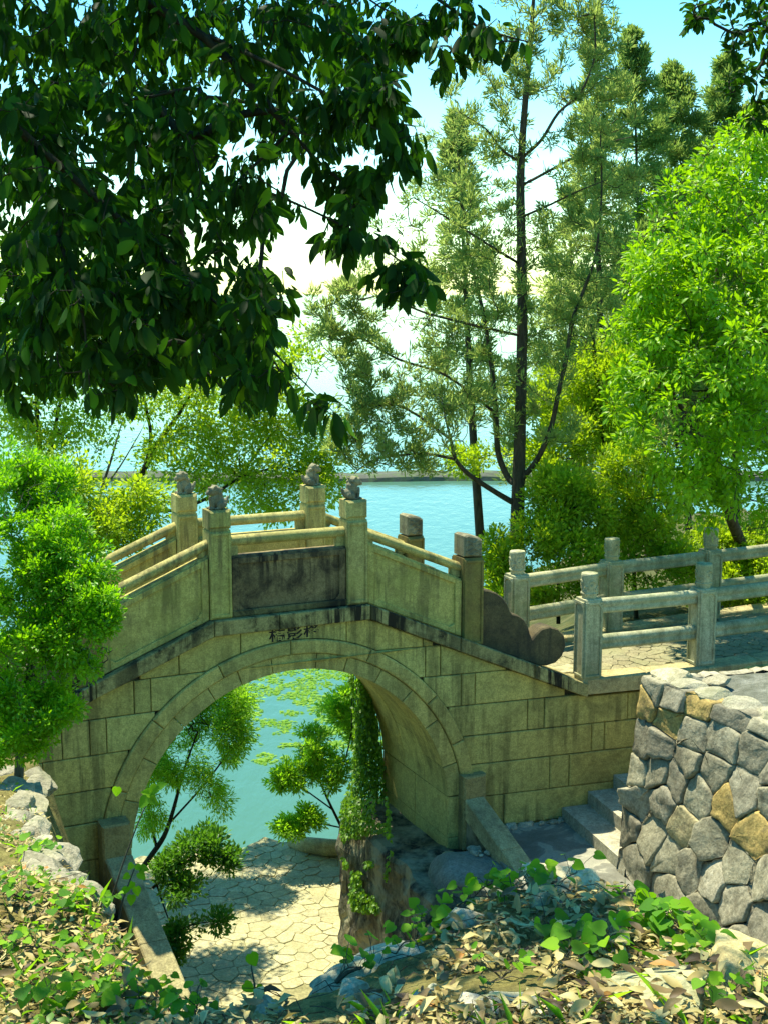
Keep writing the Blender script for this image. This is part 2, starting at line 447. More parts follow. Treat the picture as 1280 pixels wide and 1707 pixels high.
for z0, z1 in ((-1.30, -1.16),):    # levelling course under the path beyond the slope
    for a, b in ((4.34, 5.05), (5.05, 6.2), (6.2, 7.2)):
        bpart('facing_stone', *prism([(a + .004, z0 + .004), (b - .004, z0 + .004), (b - .004, z1 - .17 + .17), (a + .004, z1)], 0, .3, .006), M['ashlar'])
# arch rings
def sector(a0, a1, r0, r1, n=7):
    A = np.radians(np.linspace(a0, a1, n))
    return [(UC + r1 * math.cos(a), ZC + r1 * math.sin(a)) for a in A] + [(UC + r0 * math.cos(a), ZC + r0 * math.sin(a)) for a in A[::-1]]
INNER = [4, 15.5, 32.1, 45.9, 58.8, 71.5, 82.2, 97.4, 108.6, 118.9, 132.1, 146.9, 160.4, 176]
OUTER = [4, 22, 39, 65.1, 91, 113.2, 136.5, 158, 176]
for a, b in zip(INNER[:-1], INNER[1:]):
    bpart('voussoir', *prism(sector(a + .12, b - .12, R_IN, R_MID - .004), -.012 + random.uniform(-.003, .003), .42, .006), M['ring'])
for a, b in zip(OUTER[:-1], OUTER[1:]):
    bpart('archivolt_stone', *prism(sector(a + .1, b - .1, R_MID + .002, R_OUT), -.035, .34, .012), M['ring'])
for row, (v0, v1) in enumerate(((.425, .93), (.935, 1.46))):
    js = [4] + [a + random.uniform(-2, 2) + (6 if row == 0 else -1) for a in INNER[1:-1]] + [176]
    for a, b in zip(js[:-1], js[1:]):
        bpart('soffit_stone', *prism(sector(a + .1, b - .1, R_IN + random.uniform(0, .006), R_MID - .004), v0, v1, .005, True), M['ring'])
# straight jambs below the springing
for s in (-1, 1):
    ua, ub = sorted((UC + s * R_IN, UC + s * (R_MID - .01)))
    zs = [-3.25, -2.86, ZC + R_IN * math.sin(math.radians(4)) - .004]
    for z0, z1 in zip(zs[:-1], zs[1:]):
        for v0, v1 in ((-.012, .70), (.705, 1.46)):
            bpart('jamb_stone', *prism([(ua, z0 + .003), (ub, z0 + .003), (ub, z1 - .003), (ua, z1 - .003)], v0, v1, .006, True), M['ring'])
    ua, ub = sorted((UC + s * (R_MID + .0), UC + s * R_OUT))
    bpart('jamb_stone', *prism([(ua, -3.25), (ub, -3.25), (ub, ZC + .13), (ua, ZC + .13)], -.033, .3, .008), M['ring'])
# cornice along the foot of the parapet
def strip_stone(u0, u1, ztop, thick, v0, v1, g=.004, n=3, ch=.010):
    U = np.linspace(u0 + g, u1 - g, n); zt = ztop(U)
    return prism([(u, z - thick) for u, z in zip(U, zt)] + [(u, z) for u, z in zip(U[::-1], zt[::-1])], v0, v1, ch)
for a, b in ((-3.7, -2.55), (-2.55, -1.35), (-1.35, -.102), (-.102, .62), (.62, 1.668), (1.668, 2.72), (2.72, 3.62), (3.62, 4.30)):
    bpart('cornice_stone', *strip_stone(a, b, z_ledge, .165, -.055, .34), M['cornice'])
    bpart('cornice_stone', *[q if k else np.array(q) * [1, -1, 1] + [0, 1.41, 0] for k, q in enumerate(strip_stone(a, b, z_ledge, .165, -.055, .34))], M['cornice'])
# deck between the parapets
for k, u in enumerate(np.linspace(-3.5, 4.0, 16)):
    z = float(z_ledge(u + .25)) + .01
    bpart('deck_slab', *prism([(u + .003, z - .12), (u + .497, z - .12), (u + .497, z), (u + .003, z)], .25, 1.15, .008, True), M['flag'])
# inscription
for ch, u0, u1, z0, z1 in (('橋', .512, .70, -.335, -.185), ('影', .715, .895, -.335, -.188), ('移', .905, 1.085, -.325, -.185)):
    cu = bpy.data.curves.new('glyph', 'FONT'); cu.body = ch; cu.size = 1; cu.extrude = .012; cu.offset = .016
    to = bpy.data.objects.new('glyph', cu); COL.objects.link(to); bpy.context.view_layer.update()
    me = bpy.data.meshes.new_from_object(to.evaluated_get(bpy.context.evaluated_depsgraph_get()))
    bpy.data.objects.remove(to)
    C = np.array([v.co[:] for v in me.vertices]); mn, mxx = C.min(0), C.max(0)
    X = u0 + (C[:, 0] - mn[0]) / (mxx[0] - mn[0]) * (u1 - u0); Z = z0 + (C[:, 1] - mn[1]) / (mxx[1] - mn[1]) * (z1 - z0)
    Y = -.003 - (C[:, 2] - mn[2]) / (mxx[2] - mn[2]) * .004
    Fc = [list(p.vertices) for p in me.polygons]
    bpart('inscription_character', np.stack([X, Y, Z], 1), Fc, M['paint'], color=(1, 1, 1))

# parapet: posts, rails, panels, end scrolls. side 0 = near, 1 = far (mirrored)
V_MID = .125
def post_geo(w, z0, z1, capw=.008, frame=True):
    b = Buf(); h = w / 2
    b.add(*cbox(-h, h, -h, h, z0, z1, .018))
    if frame:     # raised border round a sunk field, front and back faces
        for s in (-1, 1):
            y0, y1 = (-h - .013, -h + .004) if s < 0 else (h - .004, h + .013)
            e = .032
            for q in ((-h + .004, -h + e, z0 + .02, z1 - .02), (h - e, h - .004, z0 + .02, z1 - .02), (-h + e, h - e, z0 + .02, z0 + .02 + e), (-h + e, h - e, z1 - .02 - e, z1 - .02)):
                b.add(*cbox(q[0], q[1], y0, y1, q[2], q[3], .004))
    return b
def lion(parent, facing_dir, base, seed):
    """a seated guardian lion: haunches, chest, forelegs, maned head with muzzle and ears"""
    b = Buf(); g = np.random.default_rng(seed)
    def ball(c, r, rot=0):
        Vv, Ff = ICO[2]; Q = Vv * np.array(r)
        cr, sr = math.cos(rot), math.sin(rot)
        Q = np.stack([Q[:, 0] * cr - Q[:, 2] * sr, Q[:, 1], Q[:, 0] * sr + Q[:, 2] * cr], 1) + np.array(c)
        Q[:, 0] *= facing_dir
        b.add(Q, [f[::-1] for f in Ff] if facing_dir < 0 else Ff)
    ball((-.035, 0, .065), (.075, .065, .062)); ball((.0, 0, .115), (.060, .055, .085), .5)
    ball((.045, 0, .19), (.055, .052, .052)); ball((.022, 0, .20), (.058, .062, .055))
    ball((.088, 0, .175), (.032, .034, .028)); ball((.10, 0, .165), (.022, .028, .016)); ball((.075, 0, .222), (.022, .036, .014))
    for s in (-1, 1):
        ball((.06, .034 * s, .07), (.020, .02, .075), -.12); ball((.078, .034 * s, .012), (.032, .022, .015))
        ball((-.03, .055 * s, .045), (.055, .024, .042)); ball((.012, .058 * s, .013), (.04, .02, .014))
        ball((.03, .05 * s, .238), (.016, .014, .018)); ball((.088, .02 * s, .197), (.010, .010, .010))
    for k in range(16):
        a = g.uniform(0, 2 * PI); ball((.0 + g.uniform(-.04, .03), .05 * math.cos(a), .185 + .048 * math.sin(a)), (.018, .018, .018))
    ball((-.105, 0, .085), (.02, .022, .055), .3)
    o = obj('lion', b.verts() + np.array(base), b.f, M['carved'], parent, True)
    md = o.modifiers.new('join', 'REMESH'); md.mode = 'VOXEL'; md.voxel_size = .0075; md.use_smooth_shade = True
    return o
POST_W = .235
for side in (0, 1):
    vm = V_MID if side == 0 else 1.41 - V_MID
    for u, fd, k in ((0.0, -1, 0), (1.545, 1, 1)):
        pb = post_geo(POST_W, -.03, .905)
        p = obj('post', bend(pb.verts() + np.array([u, vm, 0])), pb.f, M['parapet'], bridge, color=(.92, .98, .86) if k == 0 and side == 0 else tone(.06))
        cb = Buf(); h = POST_W / 2
        cb.add(*cbox(-h - .004, h + .004, -h - .004, h + .004, .925, 1.12, .024)); cb.add(*cbox(-h + .012, h - .012, -h + .012, h - .012, .90, .93, .004))
        obj('post_head', cb.verts() + np.array([u, vm, 0]), cb.f, M['parapet'], p, color=p.color[:3])
        lion(p, fd, (u - .012 * fd, vm, 1.118), 5 + 3 * k + side)
    for u, zl in ((2.90, -.55), (-1.385, -.53)):          # end posts with carved square heads
        pb = post_geo(POST_W, zl - .06, .40)
        p = obj('post', bend(pb.verts() + np.array([u, vm, 0])), pb.f, M['parapet'], bridge, color=(.45, .40, .34))
        cb = Buf(); h = POST_W / 2 - .008
        cb.add(*prism([(-h, .42), (h, .405), (h, .60), (h * .6, .635), (-h * .6, .665), (-h, .65)], -h, h, .018, True))
        for r in range(4):
            for s in (-1, 1):
                x = np.linspace(-h * .8, h * .8, 9)
                z = .455 + r * .045 + .016 * np.sin(x * 48 + r * 1.7)
                cb.add(*tube(np.stack([x, np.full(9, s * h), z], 1), .0085, 5))
        obj('post_head', bend(cb.verts() + np.array([u, vm, 0])), cb.f, M['carved'], p)
    def rail(u0, u1, z0, z1, r=.058):
        n = 9; U = np.linspace(u0, u1, n)
        Pm = np.stack([U, np.full(n, vm), np.linspace(z0, z1, n) - r], 1)
        ang = np.arange(14) * 2 * PI / 14; rings = []
        prof = [(math.cos(a) * .062, math.sin(a) * r) for a in ang]
        VV = np.array([[q[0], q[1] + a, q[2] + b2] for q in Pm for a, b2 in prof]); FF = []
        for k in range(n - 1):
            for i in range(14): j = (i + 1) % 14; FF.append([k * 14 + i, (k + 1) * 14 + i, (k + 1) * 14 + j, k * 14 + j])
        bpart('rail', VV, FF, M['parapet'], smooth=True, color=tone(.06))
    hp = POST_W / 2
    rail(hp - .01, 1.545 - hp + .01, .83, .83)
    rail(1.545 + hp - .01, 2.90 - hp + .01, .80, .80 - .41 * 1.12)
    rail(-1.385 + hp - .01, -hp + .01, .81 - .415 * 1.15, .81)
    def panel(u0, u1, zt0, zt1, mat, col):
        zb = lambda u: float(z_ledge(u)) - .01
        y0, y1 = vm - .07, vm + .07
        B = Buf()
        B.add(*prism([(u0, zb(u0)), (u1, zb(u1)), (u1, zt1), (u0, zt0)], y0, y1, .012, True))
        o = bpart('panel', B.verts(), B.f, mat, color=col)
        # raised frame with notched corners round the sunk field, both faces
        fb = Buf(); L = u1 - u0; e = .085
        sl = (zt1 - zt0) / L
        def zz(u, t): b0 = zb(u); tt = zt0 + sl * (u - u0); return b0 + (tt - b0) * t
        H0 = (zt0 - zb(u0))
        for s in (-1, 1):
            ya, yb = (y0 - .024, y0 + .002) if s < 0 else (y1 - .002, y1 + .024)
            ta, tb = e / H0, 1 - e / H0
            for quad in ([(u0 + .01, zz(u0 + .01, .03)), (u0 + e, zz(u0 + e, .03)), (u0 + e, zz(u0 + e, .97)), (u0 + .01, zz(u0 + .01, .97))],
                         [(u1 - e, zz(u1 - e, .03)), (u1 - .01, zz(u1 - .01, .03)), (u1 - .01, zz(u1 - .01, .97)), (u1 - e, zz(u1 - e, .97))],
                         [(u0 + e, zz(u0 + e, .03)), (u1 - e, zz(u1 - e, .03)), (u1 - e, zz(u1 - e, ta)), (u0 + e, zz(u0 + e, ta))],
                         [(u0 + e, zz(u0 + e, tb)), (u1 - e, zz(u1 - e, tb)), (u1 - e, zz(u1 - e, .97)), (u0 + e, zz(u0 + e, .97))]):
                fb.add(*prism(quad, ya, yb, .005, True))
            for ux, dx in ((u0 + e, .06), (u1 - e, -.06)):
                t3 = [(ux, zz(ux, ta)), (ux + dx, zz(ux + dx, ta)), (ux, zz(ux, ta) + .06)]
                if dx < 0: t3 = [t3[0], t3[2], t3[1]]
                fb.add(*prism(t3, ya, yb, .003, True))
        obj('frame', bend(fb.verts()), fb.f, mat, o, color=col)
        for ux in (u0 + .05, u1 - .05):      # little corbels that carry the rail
            zt = zt0 + sl * (ux - u0); bpart('rail_block', *cbox(ux - .05, ux + .05, vm - .04, vm + .04, zt - .01, zt + .12, .008), M['parapet'])
    panel(hp, 1.545 - hp, .62, .62, M['panel_dark'] if side == 0 else M['parapet'], (1.0, 1.0, .95) if side == 0 else (.95, .93, .85))
    panel(1.545 + hp, 2.90 - hp, .655, .655 - .44 * 1.12, M['parapet'], (.98, 1.0, .86))
    panel(-1.385 + hp, -hp, .65 - .42 * 1.15, .65, M['parapet'], (.98, 1.0, .86))
    if side == 0:
        bpart('base_moulding', *prism([(hp, -.028), (1.545 - hp, -.028), (1.545 - hp, .045), (hp, .045)], vm - .11, vm - .06, .012), M['cornice'], color=(.5, .5, .5))
    SC = [(3.02, -.66), (3.30, -.74), (3.60, -.87), (3.75, -.925), (3.854, -.936), (3.96, -.91), (4.04, -.84), (4.083, -.72), (4.06, -.60), (3.98, -.51), (3.87, -.472), (3.77, -.49),
          (3.70, -.545), (3.655, -.60), (3.63, -.55), (3.60, -.45), (3.55, -.365), (3.48, -.31), (3.40, -.285), (3.37, -.245), (3.34, -.17), (3.28, -.085), (3.20, -.025), (3.10, .012), (3.02, .02)]
    bpart('end_scroll', *prism(SC, vm - .085, vm + .085, .014, True), M['scroll'], color=(1, 1, 1))
    SL = [(2 * UC - a - .06, b + .02) for a, b in SC][::-1]
    bpart('end_scroll', *prism(SL, vm - .085, vm + .085, .014, True), M['scroll'], color=(1, 1, 1))
# ---------------------------------------------------------------- lake and ground sheet
def grid_mesh(X, Y, Z):
    r, c = X.shape; V = np.stack([X, Y, Z], -1).reshape(-1, 3)
    i = np.arange(r * c).reshape(r, c)
    return V, np.stack([i[:-1, :-1], i[:-1, 1:], i[1:, 1:], i[1:, :-1]], -1).reshape(-1, 4)
obj_lake = obj('lake', [(-4000, 8, 0), (4000, 8, 0), (4000, 3000, 0), (-4000, 3000, 0)], [[0, 1, 2, 3]], M['water'])
tag(obj_lake, 'turquoise lake with small ripples reaching to the horizon', kind='structure')
def local_uv(X, Y): dx, dy = X - BRIDGE[0], Y - BRIDGE[1]; return dx * EU[0] + dy * EU[1], dx * EV[0] + dy * EV[1]
def sstep(a, b, x): t = np.clip((x - a) / (b - a), 0, 1); return t * t * (3 - 2 * t)
def ground_h(X, Y):
    u, v = local_uv(X, Y)
    shore = 6.0 + 1.6 * np.clip(u - 3, 0, 20) + .4 * np.sin(u * .9)
    right = PATH_Z - .25 - (PATH_Z + .9) * sstep(2.0, shore + 1.5, v) ** .9
    shl = 5.2 + .25 * np.sin(u * 1.3) + .9 * np.clip(-u - 4, 0, 30)
    left = 3.1 - 4.0 * sstep(1.2, shl + 1.5, v)
    gully = (TERRACE_Z - .12) - 1.0 * sstep(4.6, 6.2, v)
    ue = 2.45 + .46 * np.clip(v - 1.5, 0, 9); w_r = sstep(ue, ue + .8, u); w_l = sstep(-.8, -1.5, u)
    h = gully * (1 - w_r) * (1 - w_l) + right * w_r + left * w_l
    front = np.where(u > 2.0, FLOOR_Z - .10, np.where(u < -1.5, 2.6, TERRACE_Z - .12))
    h = np.where(v < .7, np.minimum(front, h), h)
    P = np.stack([X.ravel(), Y.ravel(), np.zeros(X.size)], 1)
    h = h + .12 * fbm(P, .8, 4).reshape(X.shape) * sstep(1.8, 3.0, v) * (np.abs(u - .6) > 1.6)
    return np.where(Y < 1.0, np.minimum(h, 2.0), h)
gx = np.concatenate([[-3500, -800, -200, -70], np.linspace(-40, -8, 34), np.linspace(-7.8, 11, 150), np.linspace(11.4, 45, 40), [80, 200, 800, 3500]])
gy = np.concatenate([[-60, -20], np.linspace(0, 11.8, 30), np.linspace(12, 28, 130), np.linspace(28.6, 60, 40), [90, 200, 700, 3000]])
X, Y = np.meshgrid(gx, gy); Z = ground_h(X, Y)
Z = np.where((Y > 61) | (np.abs(X) > 60), np.minimum(Z, -1.5), Z)
gV, gF = grid_mesh(X, Y, Z)
tag(obj('ground', gV, gF, M['bank'], smooth=True), 'earth bank of the lake shore behind and below the bridge', kind='structure')
def on_ground(x, y): return float(ground_h(np.array([[x]]), np.array([[y]]))[0, 0])

# far embankment across the lake
dk = Buf(); xs = np.linspace(-120, 120, 161)
prof = [(-1.1, -.4), (-.8, .18), (-.45, .30), (.45, .30), (.8, .18), (1.1, -.4)]
DV = np.array([[x, 59.5 + .012 * x + b + .25 * math.sin(x * .37), z * (1 + .18 * math.sin(x * 1.7) + .1 * math.sin(x * 5.1)) ] for x in xs for b, z in prof])
DF = [[k * 6 + i, (k + 1) * 6 + i, (k + 1) * 6 + i + 1, k * 6 + i + 1] for k in range(160) for i in range(5)]
tag(obj('embankment', DV, DF, M['dyke']), 'low dark embankment crossing the lake behind the bridge', 'embankment')

# ---------------------------------------------------------------- paved terrace by the water, seen through the arch
terrace_pts = [(-4.2, -3.5), (2.3, -3.5), (2.3, 4.35), (1.95, 4.75)]
w2l = lambda P: ((np.array(P) - BRIDGE)[:2] @ EU[:2], (np.array(P) - BRIDGE)[:2] @ EV[:2])
TPOLY = [(-1.3, -4.0), (2.15, -4.0), (2.6, 1.2), (4.6, 1.6), (4.6, 4.1), w2l(atz(560, 1410, TERRACE_Z)), w2l(atz(470, 1402, TERRACE_Z)), w2l(atz(441, 1393, TERRACE_Z)), w2l(atz(405, 1417, TERRACE_Z)), w2l(atz(330, 1412, TERRACE_Z)), (-1.1, 4.9), (-1.3, 2)]
TPOLY = [(float(a), float(b)) for a, b in TPOLY]
terrace = obj('paved_terrace', *prism(TPOLY, .012, .55, .01, axes='xy'), M['flag_joint'], loc=BRIDGE + np.array([0, 0, -4.8]), rot=(0, 0, YAW))
tag(terrace, 'pale irregular stone paving of the shore seen through the arch', kind='structure')
def jittered(x0, x1, y0, y1, sx, sy, j, g):
    pts = []
    for r, y in enumerate(np.arange(y0, y1, sy)):
        for x in np.arange(x0 + (r % 2) * sx / 2, x1, sx): pts.append((x + g.uniform(-j, j) * sx, y + g.uniform(-j, j) * sy))
    return np.array(pts)
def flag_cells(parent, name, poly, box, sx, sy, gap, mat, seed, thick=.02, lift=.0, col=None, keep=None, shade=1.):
    g = np.random.default_rng(seed); pts = jittered(*box, sx, sy, .42, g); n = 0
    for p, c in zip(pts, voronoi_cells(pts, *box)):
        if c is None or not in_poly(np.array([p[0]]), np.array([p[1]]), poly)[0]: continue
        if keep is not None and not keep(p): continue
        q = inset(c, gap)
        ar = .5 * np.sum(q[:, 0] * np.roll(q[:, 1], -1) - q[:, 1] * np.roll(q[:, 0], -1))
        if ar < .25 * sx * sy: continue
        r = []
        for k in range(len(q)):                   # worn corners
            a, b, d = q[k - 1], q[k], q[(k + 1) % len(q)]
            r += [b + (a - b) * .13, b + (d - b) * .13]
        V, F = prism(r, -lift - g.uniform(0, .009), thick, .004, axes='xy')
        V[:, 2] += (V[:, 0] - p[0]) * g.normal(0, .02) + (V[:, 1] - p[1]) * g.normal(0, .02)
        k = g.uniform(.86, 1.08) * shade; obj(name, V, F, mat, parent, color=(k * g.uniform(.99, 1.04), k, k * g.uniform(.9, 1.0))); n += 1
    return n
flag_cells(terrace, 'paving_stone', TPOLY, (-1.4, 4.6, .4, 5.7), .24, .20, .004, M['flag'], 3, lift=-.006, keep=lambda p: p[1] > .7 and p[0] < 2.2 + .62 * max(0, p[1] - 1.2) and p[0] > -.9)

# ---------------------------------------------------------------- upper path, its kerbs and railings
NPOST = [wing(4.35, .06, -1.13), wing(5.90, .15, -1.13), wing(7.45, .36, -1.13), wing(9.0, .68, -1.13)]
FPOST = [atz(862, 918, PATH_Z + 1.265), atz(1020, 897, PATH_Z + 1.265), atz(1185, 880, PATH_Z + 1.265)]
FPOST.append(FPOST[2] * 2 - FPOST[1])
for q in FPOST: q[2] = PATH_Z
near_line = [wing(3.0, .05, 0), wing(4.30, -.045, 0), wing(5.9, -.03, 0), wing(7.45, .14, 0), wing(9.6, .60, 0)]
far_line = [FPOST[0] * 1.9 - FPOST[1] * .9] + [q + NR * .12 for q in FPOST] + [FPOST[3] * 1.3 - FPOST[2] * .3]
PP = [tuple(q[:2]) for q in near_line[1:]] + [tuple(q[:2]) for q in far_line[::-1]]
PB = [tuple((q + NR * .16)[:2]) for q in near_line[1:]] + [tuple(q[:2]) for q in far_line[::-1]]
path = obj('upper_path', *prism(PB, .02, 1.7, .01, axes='xy'), M['flag_joint'], loc=(0, 0, PATH_Z))
tag(path, 'flagstone path behind the bridge end', kind='structure')
def strip(poly_a, poly_b, z0, z1, name, mat, parent, n_split=1, col=(1, 1, 1)):
    for k in range(len(poly_a) - 1):
        a0, a1, b0, b1 = poly_a[k], poly_a[k + 1], poly_b[k], poly_b[k + 1]
        for s in range(n_split):
            f0, f1 = s / n_split, (s + 1) / n_split
            q = [a0 + (a1 - a0) * f0, a0 + (a1 - a0) * f1, b0 + (b1 - b0) * f1, b0 + (b1 - b0) * f0]
            q = inset([(p[0], p[1]) for p in q], .003)
            obj(name, *prism(q, -z1, -z0, .012, axes='xy'), mat, parent, color=tone(.08))
strip([q - NR * .02 for q in near_line[1:]], [q + NR * .30 for q in near_line[1:]], -.16, .022, 'kerb_stone', M['coping'], path, 2)
strip([q - NR * .20 for q in far_line], [q + NR * .06 for q in far_line], -.2, .05, 'kerb_stone', M['coping'], path, 2)
pw = np.array(PP); bx = (pw[:, 0].min(), pw[:, 0].max(), pw[:, 1].min(), pw[:, 1].max())
shr = [tuple(np.array(q[:2]) + NR[:2] * .32) for q in near_line[1:]] + [tuple(np.array(q[:2]) - NR[:2] * .22) for q in far_line[::-1]]
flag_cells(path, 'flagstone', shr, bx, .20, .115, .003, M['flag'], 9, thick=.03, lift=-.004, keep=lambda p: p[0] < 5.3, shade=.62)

def rail_post(parent, P, yaw, seed):
    b = Buf(); h = .115; g = np.random.default_rng(seed)
    b.add(*cbox(-h, h, -h, h, -.05, .97, .014))
    for rot in range(4):                       # long sunk field with a raised border on each face
        fb = Buf(); e = .028
        for q in ((-h + .006, -h + e, .04, .94), (h - e, h - .006, .04, .94), (-h + e, h - e, .04, .07), (-h + e, h - e, .905, .94)): fb.add(*cbox(q[0], q[1], -h - .015, -h + .003, q[2], q[3], .005))
        for s in (-1, 1): fb.add(*prism([(s * (h - e), .905), (s * (h - e - .035), .905), (s * (h - e), .87)][::s], -h - .014, -h + .003, .002))
        Q = fb.verts(); c, s = math.cos(rot * PI / 2), math.sin(rot * PI / 2)
        b.add(np.stack([Q[:, 0] * c - Q[:, 1] * s, Q[:, 0] * s + Q[:, 1] * c, Q[:, 2]], 1), fb.f)
    R = np.array([[math.cos(yaw), -math.sin(yaw), 0], [math.sin(yaw), math.cos(yaw), 0], [0, 0, 1]])
    p = obj('post', b.verts() @ R.T + P, b.f, M['grey'], parent, color=tone(.07))
    cb = Buf()
    prof = [(.082, .965), (.086, .985), (.090, 1.0), (.092, 1.06), (.097, 1.17), (.101, 1.225), (.101, 1.245), (.094, 1.262), (.0, 1.27)]
    cb.add(*lathe(prof, 22))
    for k in range(7):                         # carved cloud scrolls in relief round the drum
        a0 = k * 2 * PI / 7 + g.uniform(0, .3); t = np.linspace(0, 2.1 * PI, 15); zc = 1.11 + (.035 if k % 2 else -.035)
        rr = .045 * (1 - t / 9); aa = a0 + rr * np.cos(t) / .095; zz = zc + rr * np.sin(t) * 1.1
        rad = .093 + (zz - 1.06) * .06
        cb.add(*tube(np.stack([rad * np.cos(aa), rad * np.sin(aa), zz], 1), .009, 5))
    cb.add(*lathe([(.098, 1.02), (.103, 1.03), (.098, 1.04)], 22))
    obj('post_head', cb.verts() @ R.T + P, cb.f, M['grey'], p, smooth=False, color=p.color[:3])
def double_rail(parent, A, B, z):
    d = B - A; L = np.linalg.norm(d[:2]); t = d / L; nn = np.array([-t[1], t[0], 0])
    prof = [(-.045, .0), (.045, .0), (.058, .02), (.058, .045), (.046, .066), (.046, .078), (.062, .098), (.06, .135), (.035, .165), (0, .172), (-.035, .165), (-.06, .135), (-.062, .098), (-.046, .078), (-.046, .066), (-.058, .045), (-.058, .02)]
    n = len(prof); V = []; F = []
    for s in (.10, .35, .6, L - .10):
        for a, b in prof: V.append(A + t * s + nn * a + np.array([0, 0, z + b + .004 * math.sin(s * 5)]))
    for k in range(3):
        for i in range(n): j = (i + 1) % n; F.append([k * n + i, k * n + j, (k + 1) * n + j, (k + 1) * n + i])
    obj('rail', V, F, M['grey'], parent, smooth=True, color=tone(.08))
for nm, posts, lab in (('stone_railing', NPOST, 'grey green stone railing along the rubble wall side of the path'), ('stone_railing', FPOST, 'grey green stone railing along the lake side of the path')):
    rl = thing(nm, lab, 'railing', group='stone railings of the path')
    for k, q in enumerate(posts):
        rail_post(rl, q, YAWR + (.05 if posts is NPOST else .12), 31 + k)
        if k < len(posts) - 1:
            double_rail(rl, q, posts[k + 1], .775); double_rail(rl, q, posts[k + 1], .34)

# ---------------------------------------------------------------- landing, steps, low walls
LP = [wing(2.9, -.02, 0), wing(2.9, -4.2, 0), wing(4.5, -4.2, 0), wing(4.5, -.02, 0)]
t = NT('patched cement floor'); P_ = t.pos()
c_ = t.ramp(t.noise(P_, 1.9, 4, .6, .6), [(.38, (.15, .15, .11)), (.5, (.22, .22, .165)), (.515, (.36, .35, .25)), (.6, (.30, .295, .215))])
c_ = t.mix(.5, c_, t.ramp(t.noise(P_, 55, 3, .7), [(.3, (.5, .5, .5)), (.7, (1.1, 1.1, 1.1))]), 'MULTIPLY')
M['landing'] = t.done(c_, .7, t.bump(t.noise(P_, 20, 5, .7), .4, .012), .3)
tag(obj('landing', *prism([tuple(q[:2]) for q in LP], 0, .6, .01, axes='xy'), M['landing'], loc=(0, 0, FLOOR_Z)), 'patched grey cement landing below the bridge wall', kind='structure')
steps = thing('stone_steps', 'flight of worn stone steps rising along the bridge wall beside the rubble wall', 'steps', wing(4.03, 0, -2.8), YAWR)
for k in range(7):
    x0 = .33 * k; zt = .143 + .165 * k
    for (ya, yb) in ((-1.62, -.62), (-.615, -.005)) if k % 2 == 0 else ((-1.62, -.9), (-.895, -.005)):
        obj('step', *cbox(x0, x0 + .36, ya, yb, zt - .19, zt + random.uniform(-.004, .004), .018), M['step'], steps, color=tone())
# gravel strip and rubble at the foot of the wall
for k in range(26):
    V, F = rock_shape(700 + k, 2, 6, .1); s = random.uniform(.025, .06)
    a = random.random()
    P = wing(3.15 + a * .85, -.05 - random.random() * .05, -2.79) if k < 16 else wing(2.75 + random.uniform(-.1, .12), -.45 - random.random() * .25, -2.80)
    tag(obj('pebble', V * np.array([s * 1.4, s, s * .7]), F, M['rubble'], loc=P, rot=(0, 0, random.random() * 6), color=tone(.2)), 'small grey stone lying at the foot of the bridge wall', 'stone', 'loose stones below the bridge wall')
def low_wall(label, u0, u1, ustart, top_block, block_v, z_start, length, pier_bottom):
    t_ = thing('low_wall', label, 'low wall', BRIDGE, YAW, None)
    obj('end_block', *cbox(ustart - .02, ustart + .27, block_v, -.036, pier_bottom, top_block, .02), M['coping'], t_, color=(.72, .72, .62))
    n = 3; step = length / n
    for k in range(n):
        va, vb = block_v - k * step, block_v - (k + 1) * step
        V = []; 
        for v in (va - .004, vb + .004):
            z = z_start + .407 * (v - block_v); du = -.05 * (v - block_v)
            for (du2, dz) in ((u0, -.24), (u1, -.24), (u1, -.015), (u1 - .015, 0), (u0 + .015, 0), (u0, -.015)): V.append((du2 + du, v, z + dz))
        F = [[0, 1, 2, 3, 4, 5], [11, 10, 9, 8, 7, 6]] + [[i, i + 6, (i + 1) % 6 + 6, (i + 1) % 6] for i in range(6)]
        obj('coping', V, F, M['coping'], t_, color=tone(.07))
    V = []
    for v in (block_v, block_v - length):
        z = z_start + .407 * (v - block_v) - .245; du = -.05 * (v - block_v)
        for (a, b) in ((u0 + .02, pier_bottom - 1.6), (u1 - .02, pier_bottom - 1.6), (u1 - .02, z), (u0 + .02, z)): V.append((a + du, v, b))
    obj('wall_body', V, [[0, 1, 2, 3], [7, 6, 5, 4], [0, 4, 5, 1], [1, 5, 6, 2], [2, 6, 7, 3], [3, 7, 4, 0]], M['footing'], t_)
low_wall('sloping stone low wall with a block head beside the left foot of the arch', -1.37, -1.09, -1.37, -1.97, -.26, -2.31, 3.2, -2.9)
low_wall('sloping stone low wall with a block head between the boulder and the cement landing', 2.73, 2.98, 2.74, -2.10, -.30, -2.36, 2.3, -2.98)

